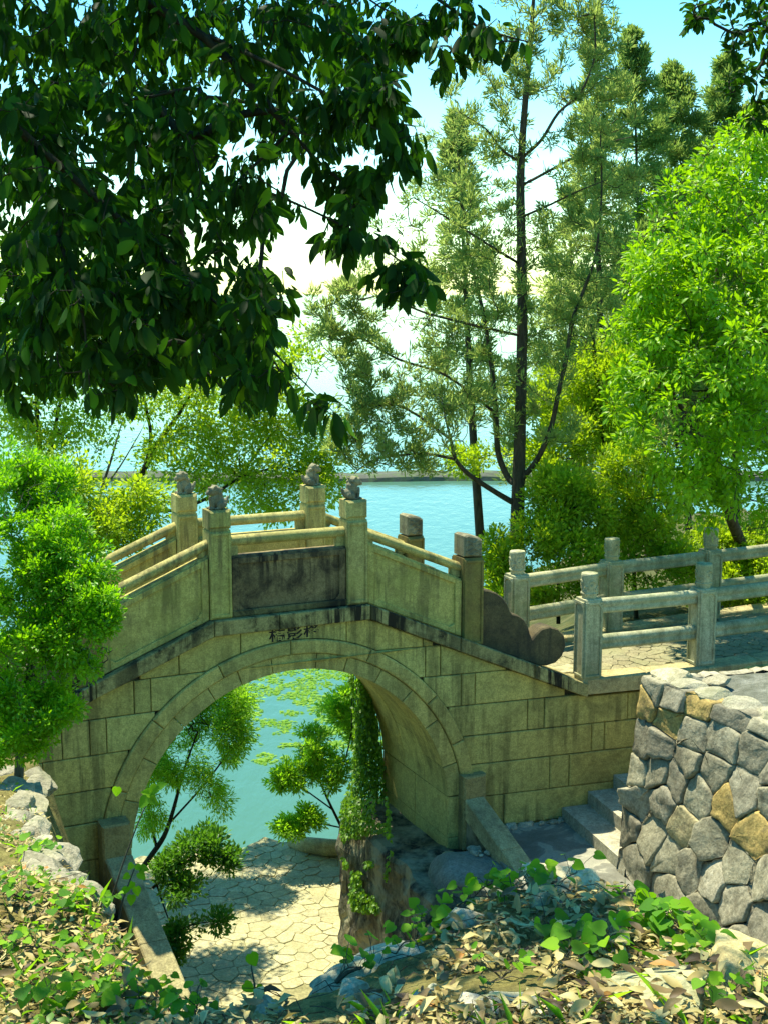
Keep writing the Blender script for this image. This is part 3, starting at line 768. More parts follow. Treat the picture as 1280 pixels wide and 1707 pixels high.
# rough footing under the right side of the arch
def rough_block(name, path_uv, ztop, zbot, inner_u, mat, label, cat, seed):
    vs = np.linspace(path_uv[0][1], path_uv[-1][1], 46)
    uf = np.interp(-vs, [-p[1] for p in path_uv], [p[0] for p in path_uv])
    rows = []
    for v, u in zip(vs, uf):
        line = [(u - .04 + .05 * t_, v, zbot + (ztop - zbot) * t_) for t_ in np.linspace(0, .97, 22)]
        line += [(u + .05 + (inner_u - u - .05) * t_, v, ztop + .03 * t_) for t_ in np.linspace(0, 1, 12)]
        rows.append(line)
    A = np.array(rows); Q = A.reshape(-1, 3)
    d = fbm(Q + seed, 2.2, 5) * .075
    Q[:, 0] += d; Q[:, 2] += .5 * fbm(Q + 9 + seed, 3.1, 4) * .06
    r, c = A.shape[:2]; i = np.arange(r * c).reshape(r, c)
    F = np.stack([i[:-1, :-1], i[:-1, 1:], i[1:, 1:], i[1:, :-1]], -1).reshape(-1, 4).tolist()
    F.append([int(k) for k in i[0]] )
    n0 = len(Q); Q = np.vstack([Q, [[inner_u, vs[0], zbot]], [[inner_u, vs[-1], zbot]]])
    F[-1] = [int(k) for k in i[0]] + [n0]; F.append([int(k) for k in i[-1][::-1]] + [n0 + 1])
    return tag(obj(name, Q, F, mat, loc=BRIDGE, rot=(0, 0, YAW)), label, cat)
rough_block('footing_wall', [(2.03, 1.66), (1.92, 0), (1.82, -1.45), (1.75, -3.2)], -3.02, -4.85, 2.95, M['footing'], 'dark wet rough footing wall hung with ivy under the arch', 'wall', 4)
V, F = rock_shape(77, 4, 5, .05)
tag(obj('boulder', V * np.array([.50, .78, .30]), F, M['cement'], smooth=True, loc=wld(2.52, -1.15, -3.02), rot=(0, 0, YAW + .2)), 'smooth grey cement covered boulder beside the sloping low wall', 'boulder')
for k, (u, v, z, s) in enumerate(((2.38, -.55, -2.98, .13), (2.5, -.35, -2.98, .09), (2.3, -.75, -3.0, .08), (2.62, -.42, -2.97, .07))):
    V, F = rock_shape(90 + k, 2, 8, .1)
    tag(obj('rough_stone', V * np.array([s * 1.3, s, s * .8]), F, M['rubble'], loc=wld(u, v, z), rot=(0, 0, k), color=(1.1, 1.05, .75)), 'broken stone on the footing ledge under the arch', 'stone', 'broken stones on the footing ledge')

# ---------------------------------------------------------------- rubble wall on the right
rub = thing('rubble_wall', 'rough grey rubble stone wall with a few ochre stones beside the steps', 'wall', wing(4.0, -1.5, -2.8), YAWR)
HW = 2.14
def rub_face(s, h):                  # distance along the wall, height -> local point on the battered face
    s = np.asarray(s, float); h = np.asarray(h, float)
    ub = .0 + .02 * s; ut = .24 + .22 * s
    return np.stack([ub + (ut - ub) * np.clip(h / HW, -.1, 1.1) ** 1.15, -s, h], -1)
g = np.random.default_rng(21)
LW = 5.4
pts = []; h = .0
row_h = [.46, .30, .34, .28, .33, .27, .30]
for r, rh in enumerate(row_h):
    s = -.12 * (r % 2)
    while s < LW:
        w = g.uniform(.22, .52) * (1.5 if r == 0 else 1)
        pts.append((s + w / 2, h + rh / 2 + g.uniform(-.09, .09) * (r > 0))); s += w
    h += rh
pts = np.array(pts)
ochre = [(1160, 1180), (1105, 1205), (1225, 1350), (1270, 1385), (1090, 1180)]
def stone_cell(poly, seed, bulge, gap, mapf, name, parent, mat, color, back=.16):
    gg = np.random.default_rng(seed); q = inset(poly, gap); c = q.mean(0)
    # resample the outline and round it
    out = []
    for k in range(len(q)):
        a, b, d = q[k - 1], q[k], q[(k + 1) % len(q)]
        out += [b + (a - b) * .09, b * .97 + (a + d) * .015, b + (d - b) * .09]
        for f in (.35, .65): out.append(b + (d - b) * f + gg.normal(0, .009, 2))
    q = np.array(out); n = len(q); V = []; tilt = gg.normal(0, .09, 2)
    for sc, off in ((1.0, -back), (1.0, .0), (.975, bulge * .62), (.90, bulge * .92), (.62, bulge), (.32, bulge)):
        rr = c + (q - c) * sc
        p3 = np.stack([rr[:, 0], rr[:, 1], np.full(n, seed * 1.37)], 1)
        o = off + (0 if off <= 0 else 1) * (fbm(p3, 5., 5) * .022 + ((rr - c) @ tilt) * 1.3)
        V.append(mapf(rr[:, 0], rr[:, 1], o))
    V.append(mapf(np.array([c[0]]), np.array([c[1]]), np.array([bulge])))
    V = np.vstack(V); F = []
    for k in range(5):
        for i in range(n): j = (i + 1) % n; F.append([k * n + i, k * n + j, (k + 1) * n + j, (k + 1) * n + i])
    for i in range(n): F.append([5 * n + i, 5 * n + (i + 1) % n, 6 * n])
    return obj(name, V, F, mat, parent, smooth=True, color=color)
rot_r = np.array([[math.cos(YAWR), -math.sin(YAWR), 0], [math.sin(YAWR), math.cos(YAWR), 0], [0, 0, 1]])
def face_map(s, h, o):
    p = rub_face(s, h); p[:, 0] -= o; return p
for k, (p, c) in enumerate(zip(pts, voronoi_cells(pts, -.02, LW, -.1, HW + .02))):
    if c is None: continue
    wp = rub_face(p[0], p[1]) @ rot_r.T + np.array(rub.location)
    d = wp - EYE; dep = d @ _F; sx, sy = 640 + FOCAL * (d @ _R) / dep, 853.5 - FOCAL * (d @ _U) / dep
    kk = g.uniform(.55, .92)
    col = (kk, kk, kk * g.uniform(.92, 1.0))
    if min(math.hypot(sx - a, sy - b) for a, b in ochre) < 27: col = (1.05, .82, .38)
    elif g.random() < .06: col = (kk * 1.12, kk * 1.04, kk * .78)
    # inset expects counter-clockwise outlines seen from the front (s runs toward the viewer's right)
    stone_cell(c, 300 + k, g.uniform(.014, .034), .0055, face_map, 'stone', rub, M['rubble'], col)
# short return of the wall facing the bridge
pts2 = jittered(0.05, 2.2, .1, 2.1, .34, .28, .3, g)
for k, (p, c) in enumerate(zip(pts2, voronoi_cells(pts2, .03, 2.3, -.1, HW))):
    if c is None: continue
    def back_map(x, h, o):
        return np.stack([.0 + .24 * h / HW + (2.3 - x) * 1.0, .0 + o * .8 - .02, h], -1)
    kk = g.uniform(.72, 1.1)
    stone_cell(c, 600 + k, .04, .009, back_map, 'stone', rub, M['rubble'], (kk, kk, kk))
# mortar core and rough earth top
A, B = np.meshgrid(np.linspace(-.05, HW - .04, 14), np.linspace(.04, LW, 30))
Q = rub_face(B, A); Q[..., 0] += .045
cV, cF = grid_mesh(Q[..., 0], Q[..., 1], Q[..., 2])
obj('mortar_core', cV, cF, M['joint'], rub)
cV = np.array([(.1, -.05, -.3), (3.4, -.05, -.3), (3.4, -.05, HW - .06), (.33, -.05, HW - .06)])
obj('mortar_core', cV, [[0, 1, 2, 3]], M['joint'], rub)
A, B = np.meshgrid(np.linspace(0, 1, 40), np.linspace(0.0, LW, 60))
e0 = .30 + .22 * B; Xt = e0 + (3.4 - e0) * A; Pt = np.stack([Xt.ravel(), -B.ravel() - .05, np.zeros(Xt.size)], 1)
Zt = HW - .05 + .05 * fbm(Pt + 7, 2.6, 5).reshape(Xt.shape) + .10 * A * (1 - np.exp(-B * 3))
tV, tF = grid_mesh(Xt, -B - .06, Zt)
obj('earth_top', tV, tF[:, ::-1], M['mosstop'], rub, smooth=True)
g = np.random.default_rng(5)
for k in range(5):                  # loose coping stones on the top edge
    s = .12 + k * .36 + g.uniform(-.05, .05); V, F = rock_shape(400 + k, 3, 10, .08)
    p = rub_face(s, HW); sc = np.array([g.uniform(.16, .24), g.uniform(.18, .24), g.uniform(.07, .10)])
    if k == 0: sc = np.array([.26, .22, .12])
    obj('coping_stone', V * sc + p + np.array([.20, 0, .0 if k else -.01]), F, M['limestone'], rub, color=(1.15, 1.1, .9) if k == 0 else (.8, .82, .75))

for k in range(34):                 # flat stones set into the earth top
    s = .25 + 4.3 * g.random(); a = .25 + 2.4 * g.random() ** 1.3; V, F = rock_shape(440 + k, 3, 10, .10)
    sc = np.array([g.uniform(.10, .24), g.uniform(.10, .22), g.uniform(.04, .08)]); q = g.uniform(.55, .85)
    obj('coping_stone', V * sc + np.array([.30 + .22 * s + a * .8, -s, HW + .02 + .03 * a]), F, M['limestone'], rub, color=(q, q, q * .88))
# ---------------------------------------------------------------- leaf and tree builders
def tmpl_simple():        # folded diamond leaf, 2 triangles
    return np.array([(0, 0, 0), (-.5, .45, .10), (0, 1, -.05), (.5, .45, .10)], float), np.array([(0, 3, 2), (0, 2, 1)])
def tmpl_leaf():          # pointed oval leaf with a midrib fold and a droop, 8 triangles
    V = np.array([(0, 0, 0), (-.36, .25, .07), (.36, .25, .07), (-.46, .58, .03), (.46, .58, .03), (0, 1, -.14), (0, .27, .0), (0, .6, -.03)], float)
    return V, np.array([(0, 2, 6), (0, 6, 1), (6, 2, 4), (6, 4, 7), (1, 6, 7), (1, 7, 3), (7, 4, 5), (3, 7, 5)])
def tmpl_oval():          # smooth oval leaf, pointed tip, 20 triangles
    ys = [.0, .12, .30, .52, .74, .90, 1.0]; ws = [.0, .27, .43, .5, .40, .17, 0]
    V = [(0, 0, 0)]; 
    for y, w in zip(ys[1:-1], ws[1:-1]):
        z = -.16 * y * y
        V += [(-w, y, z + .07 * w / .5), (0, y, z), (w, y, z + .07 * w / .5)]
    V.append((0, 1.0, -.2)); n = len(V) - 1; F = [(0, 2, 1), (0, 3, 2)]
    for k in range(4):
        a = 1 + 3 * k; b = a + 3
        F += [(a, a + 1, b + 1), (a, b + 1, b), (a + 1, a + 2, b + 2), (a + 1, b + 2, b + 1)]
    a = 13; F += [(a, a + 1, n), (a + 1, a + 2, n)]
    return np.array(V, float), np.array(F)
def tmpl_ivy():           # heart shaped leaf
    out = [(0, 0), (.22, -.10), (.46, .02), (.54, .26), (.44, .50), (.22, .78), (0, 1.0)]
    P = out + [(-x, y) for x, y in out[-2:0:-1]]
    V = [(0, .35, -.05)] + [(x, y, .14 * abs(x) - .10 * y * y) for x, y in P]; n = len(P)
    return np.array(V, float), np.array([(0, 1 + i, 1 + (i + 1) % n) for i in range(n)])
def tmpl_dry(curl):       # dry leaf curled along and across
    V, F = tmpl_oval(); V = V.copy()
    V[:, 2] = curl * (.8 * V[:, 0] ** 2 + .24 * np.sin(V[:, 1] * 3.2)) + .02 * np.sin(9 * V[:, 1] + 7 * V[:, 0])
    return V, F
TS, TL, TO, TI = tmpl_simple(), tmpl_leaf(), tmpl_oval(), tmpl_ivy()
def unit(A): return A / (np.linalg.norm(A, axis=-1, keepdims=True) + 1e-9)
def frames(D, N):
    D = unit(D); X = unit(np.cross(D, N)); return X, D, np.cross(X, D)
def leaf_cloud(name, P, D, N, L, W, T, mat, parent=None, rnd=None):
    V, F = T; n = len(P); X, Y, Z = frames(D, N)
    L = np.broadcast_to(L, n); W = np.broadcast_to(W, n)
    Q = P[:, None, :] + (V[None, :, 0:1] * (L * W)[:, None, None]) * X[:, None, :] + (V[None, :, 1:2] * L[:, None, None]) * Y[:, None, :] + (V[None, :, 2:3] * L[:, None, None]) * Z[:, None, :]
    k = len(V); FF = (F[None] + (np.arange(n) * k)[:, None, None]).reshape(-1, 3)
    me = mesh_of(name, Q.reshape(-1, 3), FF, k > 4, mat)
    if rnd is None: rnd = rng.random(n)
    a = me.attributes.new('rnd', 'FLOAT', 'POINT'); a.data.foreach_set('value', np.repeat(rnd, k).astype(np.float32))
    return link(name, me, parent)
_LM = {}
def single_leaf(name, P, D, N, L, W, T, mat, parent=None, key=None):
    X, Y, Z = frames(np.array(D)[None], np.array(N)[None]); key = key or (id(T[0]), mat.name)
    if key not in _LM: _LM[key] = mesh_of(name, T[0], T[1], True, mat)
    o = bpy.data.objects.new(name, _LM[key]); COL.objects.link(o)
    m = Matrix(((X[0, 0] * L * W, Y[0, 0] * L, Z[0, 0] * L, P[0]), (X[0, 1] * L * W, Y[0, 1] * L, Z[0, 1] * L, P[1]), (X[0, 2] * L * W, Y[0, 2] * L, Z[0, 2] * L, P[2]), (0, 0, 0, 1)))
    o.matrix_world = m
    if parent is not None: o.parent = parent; o.matrix_parent_inverse = Matrix.Identity(4)
    return o
class Skeleton:
    """limbs are polylines; tips are tied to the nearest limb by curved twigs; radii grow with what a branch carries"""
    def __init__(s): s.P, s.par, s.paths, s.minr = [], [], [], []
    def limb(s, pts, radii=None, frm=-1, sub=4):
        pts = np.asarray(pts, float); m = len(pts)
        t = np.linspace(0, m - 1, (m - 1) * sub + 1); Q = np.stack([np.interp(t, np.arange(m), pts[:, k]) for k in range(3)], 1)
        # smooth the corners
        for _ in range(2): Q[1:-1] = (Q[:-2] + 2 * Q[1:-1] + Q[2:]) / 4
        r = np.interp(t, np.arange(m), radii) if radii is not None else np.zeros(len(Q))
        idx = [frm] if frm >= 0 else []
        for q, rr in zip(Q, r):
            s.P.append(q); s.par.append(idx[-1] if idx else -1); s.minr.append(rr); idx.append(len(s.P) - 1)
        s.paths.append(idx); return idx
    def near(s, p): return int(np.argmin(np.linalg.norm(np.array(s.P) - p, axis=1)))
    def tie(s, tips, sag=.1, back=.25, wob=.05, bias=.6, steps=5):
        arr = np.array(s.P); d0 = np.array([np.min(np.linalg.norm(arr - t, axis=1)) for t in tips])
        cap = len(s.P) + len(tips) * (steps + 1); A = np.zeros((cap, 3)); A[:len(arr)] = arr; n = len(arr); out = []
        for k in np.argsort(d0):
            tip = tips[k]; dv = A[:n] - tip; d = np.linalg.norm(dv, axis=1) + bias * np.maximum(0, dv[:, 2])
            d[d < .02] = 9; a = int(np.argmin(d)); p0 = A[a]; par = s.par[a]
            base_dir = (p0 - A[par]) if par >= 0 else np.array([0, 0, 1.]); base_dir = base_dir / (np.linalg.norm(base_dir) + 1e-9)
            L = np.linalg.norm(tip - p0); c = p0 + base_dir * L * back + (tip - p0) * .35 + np.array([0, 0, sag * L])
            idx = [a]
            for j in range(1, steps + 1):
                f = j / steps; q = (1 - f) ** 2 * p0 + 2 * f * (1 - f) * c + f * f * tip
                if j < steps: q = q + rng.normal(0, wob * L / steps, 3)
                s.P.append(q); s.par.append(idx[-1]); s.minr.append(0); idx.append(len(s.P) - 1); A[n] = q; n += 1
            s.paths.append(idx); out.append(idx)
        return out
    def mesh(s, r_tip=.004, power=.45, rmax=9., sides=5, big=None):
        n = len(s.P); cnt = np.zeros(n); kids = np.zeros(n)
        for p in s.par:
            if p >= 0: kids[p] += 1
        cnt[kids == 0] = 1
        for i in range(n - 1, -1, -1):
            if s.par[i] >= 0: cnt[s.par[i]] += cnt[i]
        r = np.maximum(np.minimum(r_tip * cnt ** power, rmax), np.array(s.minr))
        s.r = r; P = np.array(s.P); bs = Buf()
        for idx in s.paths:
            if len(idx) < 2: continue
            rad = r[idx].copy()
            if len(rad) > 1 and s.minr[idx[0]] >= 0 and rad[0] > rad[1] * 1.6: rad[0] = rad[1] * 1.5
            bs.add(*tube(P[idx], rad, 8 if rad.max() > .04 else sides, cap=False))
        return bs.verts(), bs.f
def blob_tips(blobs, shell=.55):
    out = []
    for (px, py, dep, rx, ry, rz, n) in blobs:
        c = at(px, py, dep); d = unit(rng.normal(size=(n, 3))); rr = (shell ** 3 + (1 - shell ** 3) * rng.random(n)) ** (1 / 3)
        out.append(c + d * rr[:, None] * np.array([rx, ry, rz]))
    return np.vstack(out)
def spread_leaves(S, paths, per, rad, frac=.5, up=.6, droop=0.):
    """leaf bases and directions along the outer part of the twigs"""
    P = np.array(S.P); B = []; D = []
    for idx in paths:
        Q = P[idx]; k0 = max(1, int(len(idx) * (1 - frac)))
        n = rng.poisson(per)
        if n == 0: continue
        t = rng.uniform(k0 - .999, len(idx) - 1, n); i = np.floor(t).astype(int); f = (t - i)[:, None]; i = np.clip(i, 0, len(idx) - 2)
        q = Q[i] * (1 - f) + Q[i + 1] * f; ax = unit(Q[i + 1] - Q[i]); rd = unit(rng.normal(size=(n, 3)))
        B.append(q + rd * (rad * rng.random(n) ** .6)[:, None]); D.append(unit(ax * .7 + rd + np.array([0, 0, up - 1.2 * droop])))
    return np.vstack(B), np.vstack(D)
def normals(D, up=1.0, j=.6):
    return unit(rng.normal(0, j, D.shape) + np.array([0, 0, up]))
# ---------------------------------------------------------------- the near bank
TOP_Y = [-6, 0, 2.4, 2.9, 3.5, 4.3, 6.2, 10.1, 13.0]; TOP_Z = [-1.5, -1.52, -1.48, -1.545, -1.60, -2.08, -2.72, -3.85, -4.48]
BANK = [(-9, 12.4), (-4.2, 11.9), (-3.15, 11.2), (-2.86, 10.1), (-2.14, 7.7), (-1.66, 6.2), (-1.27, 5.0), (-1.04, 4.2), (-.76, 3.35), (-.52, 2.82), (-.32, 2.82), (-.13, 2.93), (.06, 3.15), (.27, 3.40), (.52, 3.43), (.66, 3.25), (.78, 3.0), (.86, 2.78), (.98, 2.3), (1.3, 1.2), (2.2, -5), (-9, -5)]
def bank_h(X, Y):
    sd = poly_dist(X, Y, BANK)
    P = np.stack([X.ravel(), Y.ravel(), np.zeros(X.size)], 1)
    far = np.clip(Y / 8, .25, 1)
    sd = sd + .06 * far * fbm(P + 3, 2.2, 3).reshape(X.shape)
    top = np.interp(Y, TOP_Y, TOP_Z) + .10 * np.clip(X - .25, -.7, .4) * np.clip(4.2 - Y, 0, 1) + .05 * np.clip((Y - 1.5) / 3, .4, 1.8) * fbm(P, 1.3, 5).reshape(X.shape) + .012 * fbm(P + 5, 14, 3).reshape(X.shape)
    drop = np.where(sd > 0, 3.0 * sd - .10 * (1 - np.exp(-sd * 14)) , 0) + .05 * np.exp(-np.abs(sd) * 9)
    h = CAMZ + top - drop
    return np.maximum(h, -.6)
ys = np.concatenate([np.linspace(-4, 1.8, 24), np.linspace(1.85, 4.2, 170), np.linspace(4.23, 12.6, 150)])
A = np.linspace(-1, 1, 300); Y, A2 = np.meshgrid(ys, A, indexing='ij')
X = A2 * (1.5 + .42 * np.maximum(Y, 0)) - .25 * np.maximum(Y - 2, 0) * .6
Z = bank_h(X, Y)
bV, bF = grid_mesh(X, Y, Z)
tag(obj('near_bank', bV, bF, M['soil'], smooth=True), 'leaf strewn earth bank in front of the bridge', kind='structure')
def bh(x, y): return bank_h(np.array([x], float), np.array([y], float))[0]
def bank_hit(px, py, look=24):         # where a line of sight meets the bank, or its edge just below
    for k in range(look):
        p = bank_hit1(px, py + 5 * k)
        if p is not None: return p
def bank_hit1(px, py):
    r = ray(px, py); t = np.linspace(2.0, 14, 700); Q = EYE + t[:, None] * r
    h = bank_h(Q[:, 0], Q[:, 1]); k = np.where(Q[:, 2] < h)[0]
    return Q[k[0]] if len(k) else None
# rocks
ROCKS = [  # photo position, size, flattening, colour, seed
    (955, 1488, .14, .55, (1.15, 1.1, .9), 1), (905, 1505, .05, .7, (1, 1, .9), 2), (775, 1545, .10, .5, (1.05, 1.0, .85), 3), (610, 1580, .12, .5, (.85, .9, .8), 4), (570, 1590, .07, .5, (.8, .85, .75), 5),
    (1225, 1625, .13, .8, (1.2, 1.05, .6), 6), (1015, 1660, .055, .7, (.95, 1.0, .95), 7), (790, 1690, .06, .75, (1, 1, .95), 8), (690, 1690, .055, .8, (.95, 1, .95), 9), (620, 1685, .05, .8, (.95, 1, .9), 10), (585, 1660, .05, .6, (.9, .95, .9), 11),
    (860, 1675, .06, .6, (1.1, 1.1, 1.0), 12), (920, 1690, .05, .6, (1.1, 1.1, 1.0), 13), (980, 1610, .03, .7, (.9, .95, .85), 14), (450, 1690, .05, .6, (.9, .95, .9), 15), (1100, 1600, .035, .6, (1, 1, .8), 16), (725, 1660, .03, .7, (.95, 1, .9), 17), (1090, 1670, .14, .35, (.75, .8, .55), 18)]
rl = {1: 'large pale flat stone at the crest of the bank beside the low wall end', 6: 'ochre boulder at the edge of the bank under ivy', 18: 'broad mossy flat stone half buried in dry leaves', 7: 'grey angular stone lying on dry leaves beside the mossy flat stone',
      2: 'small pale stone beside the large pale crest stone', 3: 'pale flat stone under ivy on the crest in front of the boulder', 4: 'broad grey stone on the crest in front of the footing wall', 5: 'small grey stone beside the broad grey crest stone',
      14: 'tiny grey stone among broad deep green ivy leaves', 15: 'grey stone half hidden in shaded brown leaves', 16: 'small pale stone under the thick sunlit ivy clump', 17: 'small stone among the straw above the row of rough stones'}
for px, py, s, fl, col, sd in ROCKS:
    p = None; x_ = px
    p = bank_hit(px, py)
    if p is None: continue
    s = s * (1 if px > 300 else min(1, p[1] * .085 + .06))
    V, F = rock_shape(1000 + sd, 4 if s > .05 else 3, 12, .07)
    g = np.random.default_rng(sd); sc = np.array([s * g.uniform(1.0, 1.35), s * g.uniform(.8, 1.1), s * fl])
    o = obj('rock', V * sc, F, M['limestone'], loc=p + np.array([0, s * .3, -s * fl * .25]), rot=(g.normal(0, .15), g.normal(0, .15), g.uniform(0, 6)), color=col)
    tag(o, rl.get(sd) or ('weathered pale rock along the edge of the bank by the left low wall' if px < 300 else 'rough grey stone in the row of stones at the foot of the leaf slope'), 'rock', 'rocks edging the left bank' if px < 300 else 'stones on the near bank')
edge = np.array([(-3.0, 10.6), (-2.86, 10.1), (-2.14, 7.7), (-1.66, 6.2), (-1.27, 5.0), (-1.04, 4.2), (-.80, 3.45)])
sl_ = np.concatenate([[0], np.cumsum(np.linalg.norm(np.diff(edge, axis=0), axis=1))])
EDGE_LAB = ['large pale rock at the foot of the left bush', 'pale rock ledge below the left bush', 'broken pale rock along the edge of the left bank', 'low flat rock at the edge of the left bank above the low wall']
dist = 0.0; k = 0
while dist < sl_[-1]:
    x, y = np.interp(dist, sl_, edge[:, 0]), np.interp(dist, sl_, edge[:, 1]); g = np.random.default_rng(900 + k)
    s = .012 * y + .014 + g.uniform(0, .008) * y
    V, F = rock_shape(1200 + k, 4 if s > .06 else 3, 9, .12)
    a = math.atan2(-2.4, .72); x += g.uniform(-.06, .02) * y * .3
    o = obj('rock', V * np.array([s * g.uniform(1.2, 1.7), s * .9, s * g.uniform(.5, .75)]), F, M['limestone'], loc=(x, y, bh(x - .05, y) - s * .35), rot=(g.normal(0, .15), g.normal(0, .15), a + g.normal(0, .3)), color=(lambda q: (q, q * .98, q * .88))(g.uniform(.55, .85)))
    tag(o, EDGE_LAB[0 if k == 0 else 1 if k == 1 else 2 if y > 4.6 else 3], 'rock', 'rocks edging the left bank')
    dist += s * g.uniform(1.1, 1.7); k += 1
# dry leaves: the largest as single leaves, the rest as litter
n = 60000
yy = 1.9 + 8.6 * rng.random(n) ** 2.1; xx = rng.uniform(-1, 1, n) * (.35 + .32 * yy) - .02 * yy
sd = poly_dist(xx, yy, BANK); k = sd < .10
xx, yy = xx[k], yy[k]
Pn = np.stack([xx, yy, np.zeros(len(xx))], 1); dens = fbm(Pn, 1.8, 3)
k = dens > -.5; xx, yy = xx[k], yy[k]
zz = bank_h(xx, yy) + rng.random(len(xx)) ** 2 * .035 + .004
P = np.stack([xx, yy, zz], 1); n = len(P)
ang = rng.uniform(0, 2 * PI, n); D = np.stack([np.cos(ang), np.sin(ang), rng.normal(0, .20, n)], 1)
N = unit(np.stack([rng.normal(0, .35, n), rng.normal(0, .35, n), np.ones(n)], 1))
L = .014 + .036 * rng.random(n) ** 1.3; W = rng.uniform(.22, .46, n)
d = P - EYE; dep = d @ _F; sx = 640 + FOCAL * (d @ _R) / dep; sy = 853.5 - FOCAL * (d @ _U) / dep
vis = (sx > 5) & (sx < 1275) & (sy < 1700) & (zz - bank_h(xx, yy) > .012)
big = np.argsort(-(L / dep) * vis)[:260]
rest = np.setdiff1d(np.arange(n), big)
third = np.array_split(rng.permutation(rest), 3)
rr = np.clip(rng.normal(.5, .24, n), 0, 1)
litter = thing('dry_leaf_litter', 'dense litter of dry brown and straw coloured leaves covering the bank', 'leaf litter'); litter['kind'] = 'stuff'
TD = [tmpl_dry(.22), tmpl_dry(.5), tmpl_dry(-.3)]
for q, T in zip(third, TD):
    o = leaf_cloud('dry_leaf_litter', P[q], D[q], N[q], L[q], W[q], T, M['leaf_dry'], litter, rnd=rr[q]); o.name = 'leaf_layer'
for j, q in enumerate(big):
    T = TD[j % 3]
    o = single_leaf('fallen_leaf', P[q] + np.array([0, 0, .012]), D[q], N[q], L[q] * 1.25, max(.3, W[q]), T, M['leaf_dry_single'], key=('dry', j % 3))
    tag(o, 'single curled dry leaf lying on top of the litter', 'leaf', 'curled dry leaves on top of the litter')
# straw and twigs in the litter
tb = Buf()
for k in range(1100):
    y = 2.2 + 5 * random.random() ** 2; x = random.uniform(-1, 1) * (.33 + .3 * y)
    if poly_dist(np.array([x]), np.array([y]), BANK)[0] > 0: continue
    z = bh(x, y) + .02; a = random.uniform(0, 6.28); l = random.uniform(.04, .14)
    q = np.array([[x, y, z], [x + math.cos(a) * l / 2, y + math.sin(a) * l / 2, z + random.uniform(0, .02)], [x + math.cos(a + .3) * l, y + math.sin(a + .3) * l, z]])
    tb.add(*tube(q, [.0016, .0013, .0008], 3, False))
tag(obj('twig_litter', tb.verts(), tb.f, M['bark']), 'thin dry stalks and straw scattered among the fallen leaves', 'straw', kind='stuff')
for (x0, y0, x1, y1) in ((1005, 1600, 1055, 1545), (930, 1575, 985, 1540), (560, 1600, 600, 1590)):
    a, b = bank_hit(x0, y0), bank_hit(x1, y1)
    if a is None or b is None: continue
    m = (a + b) / 2 + np.array([0, 0, .03])
    tag(obj('fallen_twig', *tube([a + [0, 0, .02], m, b + [0, 0, .025]], [.006, .005, .003], 6), M['bark_grey']), 'short fallen twig lying among ivy and dry leaves', 'twig', 'fallen twigs on the near bank')
# ivy trailing over the bank: each plant a stem with its leaves
def ivy_plant(path_px, nleaf, size, label, seed, spread=.05, height=.05, bright=None):
    g = np.random.default_rng(seed); pts = []
    for px, py in path_px:
        p = bank_hit(px, py)
        if p is None: continue
        pts.append(p + np.array([0, 0, g.uniform(.015, .04)]))
    root = thing('ivy_plant', label, 'ivy', pts[0], 0, 'ivy trailing over the near bank')
    pts = np.array(pts); t = np.linspace(0, len(pts) - 1, 4 * len(pts)); Q = np.stack([np.interp(t, np.arange(len(pts)), pts[:, k]) for k in range(3)], 1)
    Q[:, 2] += .012 * np.sin(t * 4)
    obj('stem', np.array(tube(Q - pts[0], .0022, 4)[0]), tube(Q - pts[0], .0022, 4)[1], M['bark_grey'], root)
    pet = Buf()
    for k in range(nleaf):
        q = Q[g.integers(0, len(Q))]; a = g.uniform(0, 6.28); r = spread * g.random() ** .5
        p = q + np.array([math.cos(a) * r, math.sin(a) * r, g.uniform(.01, height)])
        dd = np.array([math.cos(a), math.sin(a), g.normal(-.1, .25)]) + np.array([0, -.5, -.15]); nn = np.array([g.normal(0, .35), g.normal(-.35, .3), 1])
        single_leaf('leaf', p - pts[0], dd, nn, size * .9 * g.uniform(.5, 1.2), 1.0, TI, M['leaf_ivy'], root, key='ivy')
        pet.add(*tube([q - pts[0], (q + p) / 2 - pts[0] + [0, 0, .006], p - pts[0]], .0009, 3, False))
    obj('leaf_stalk', pet.verts(), pet.f, M['bark_grey'], root)['kind'] = 'stuff'
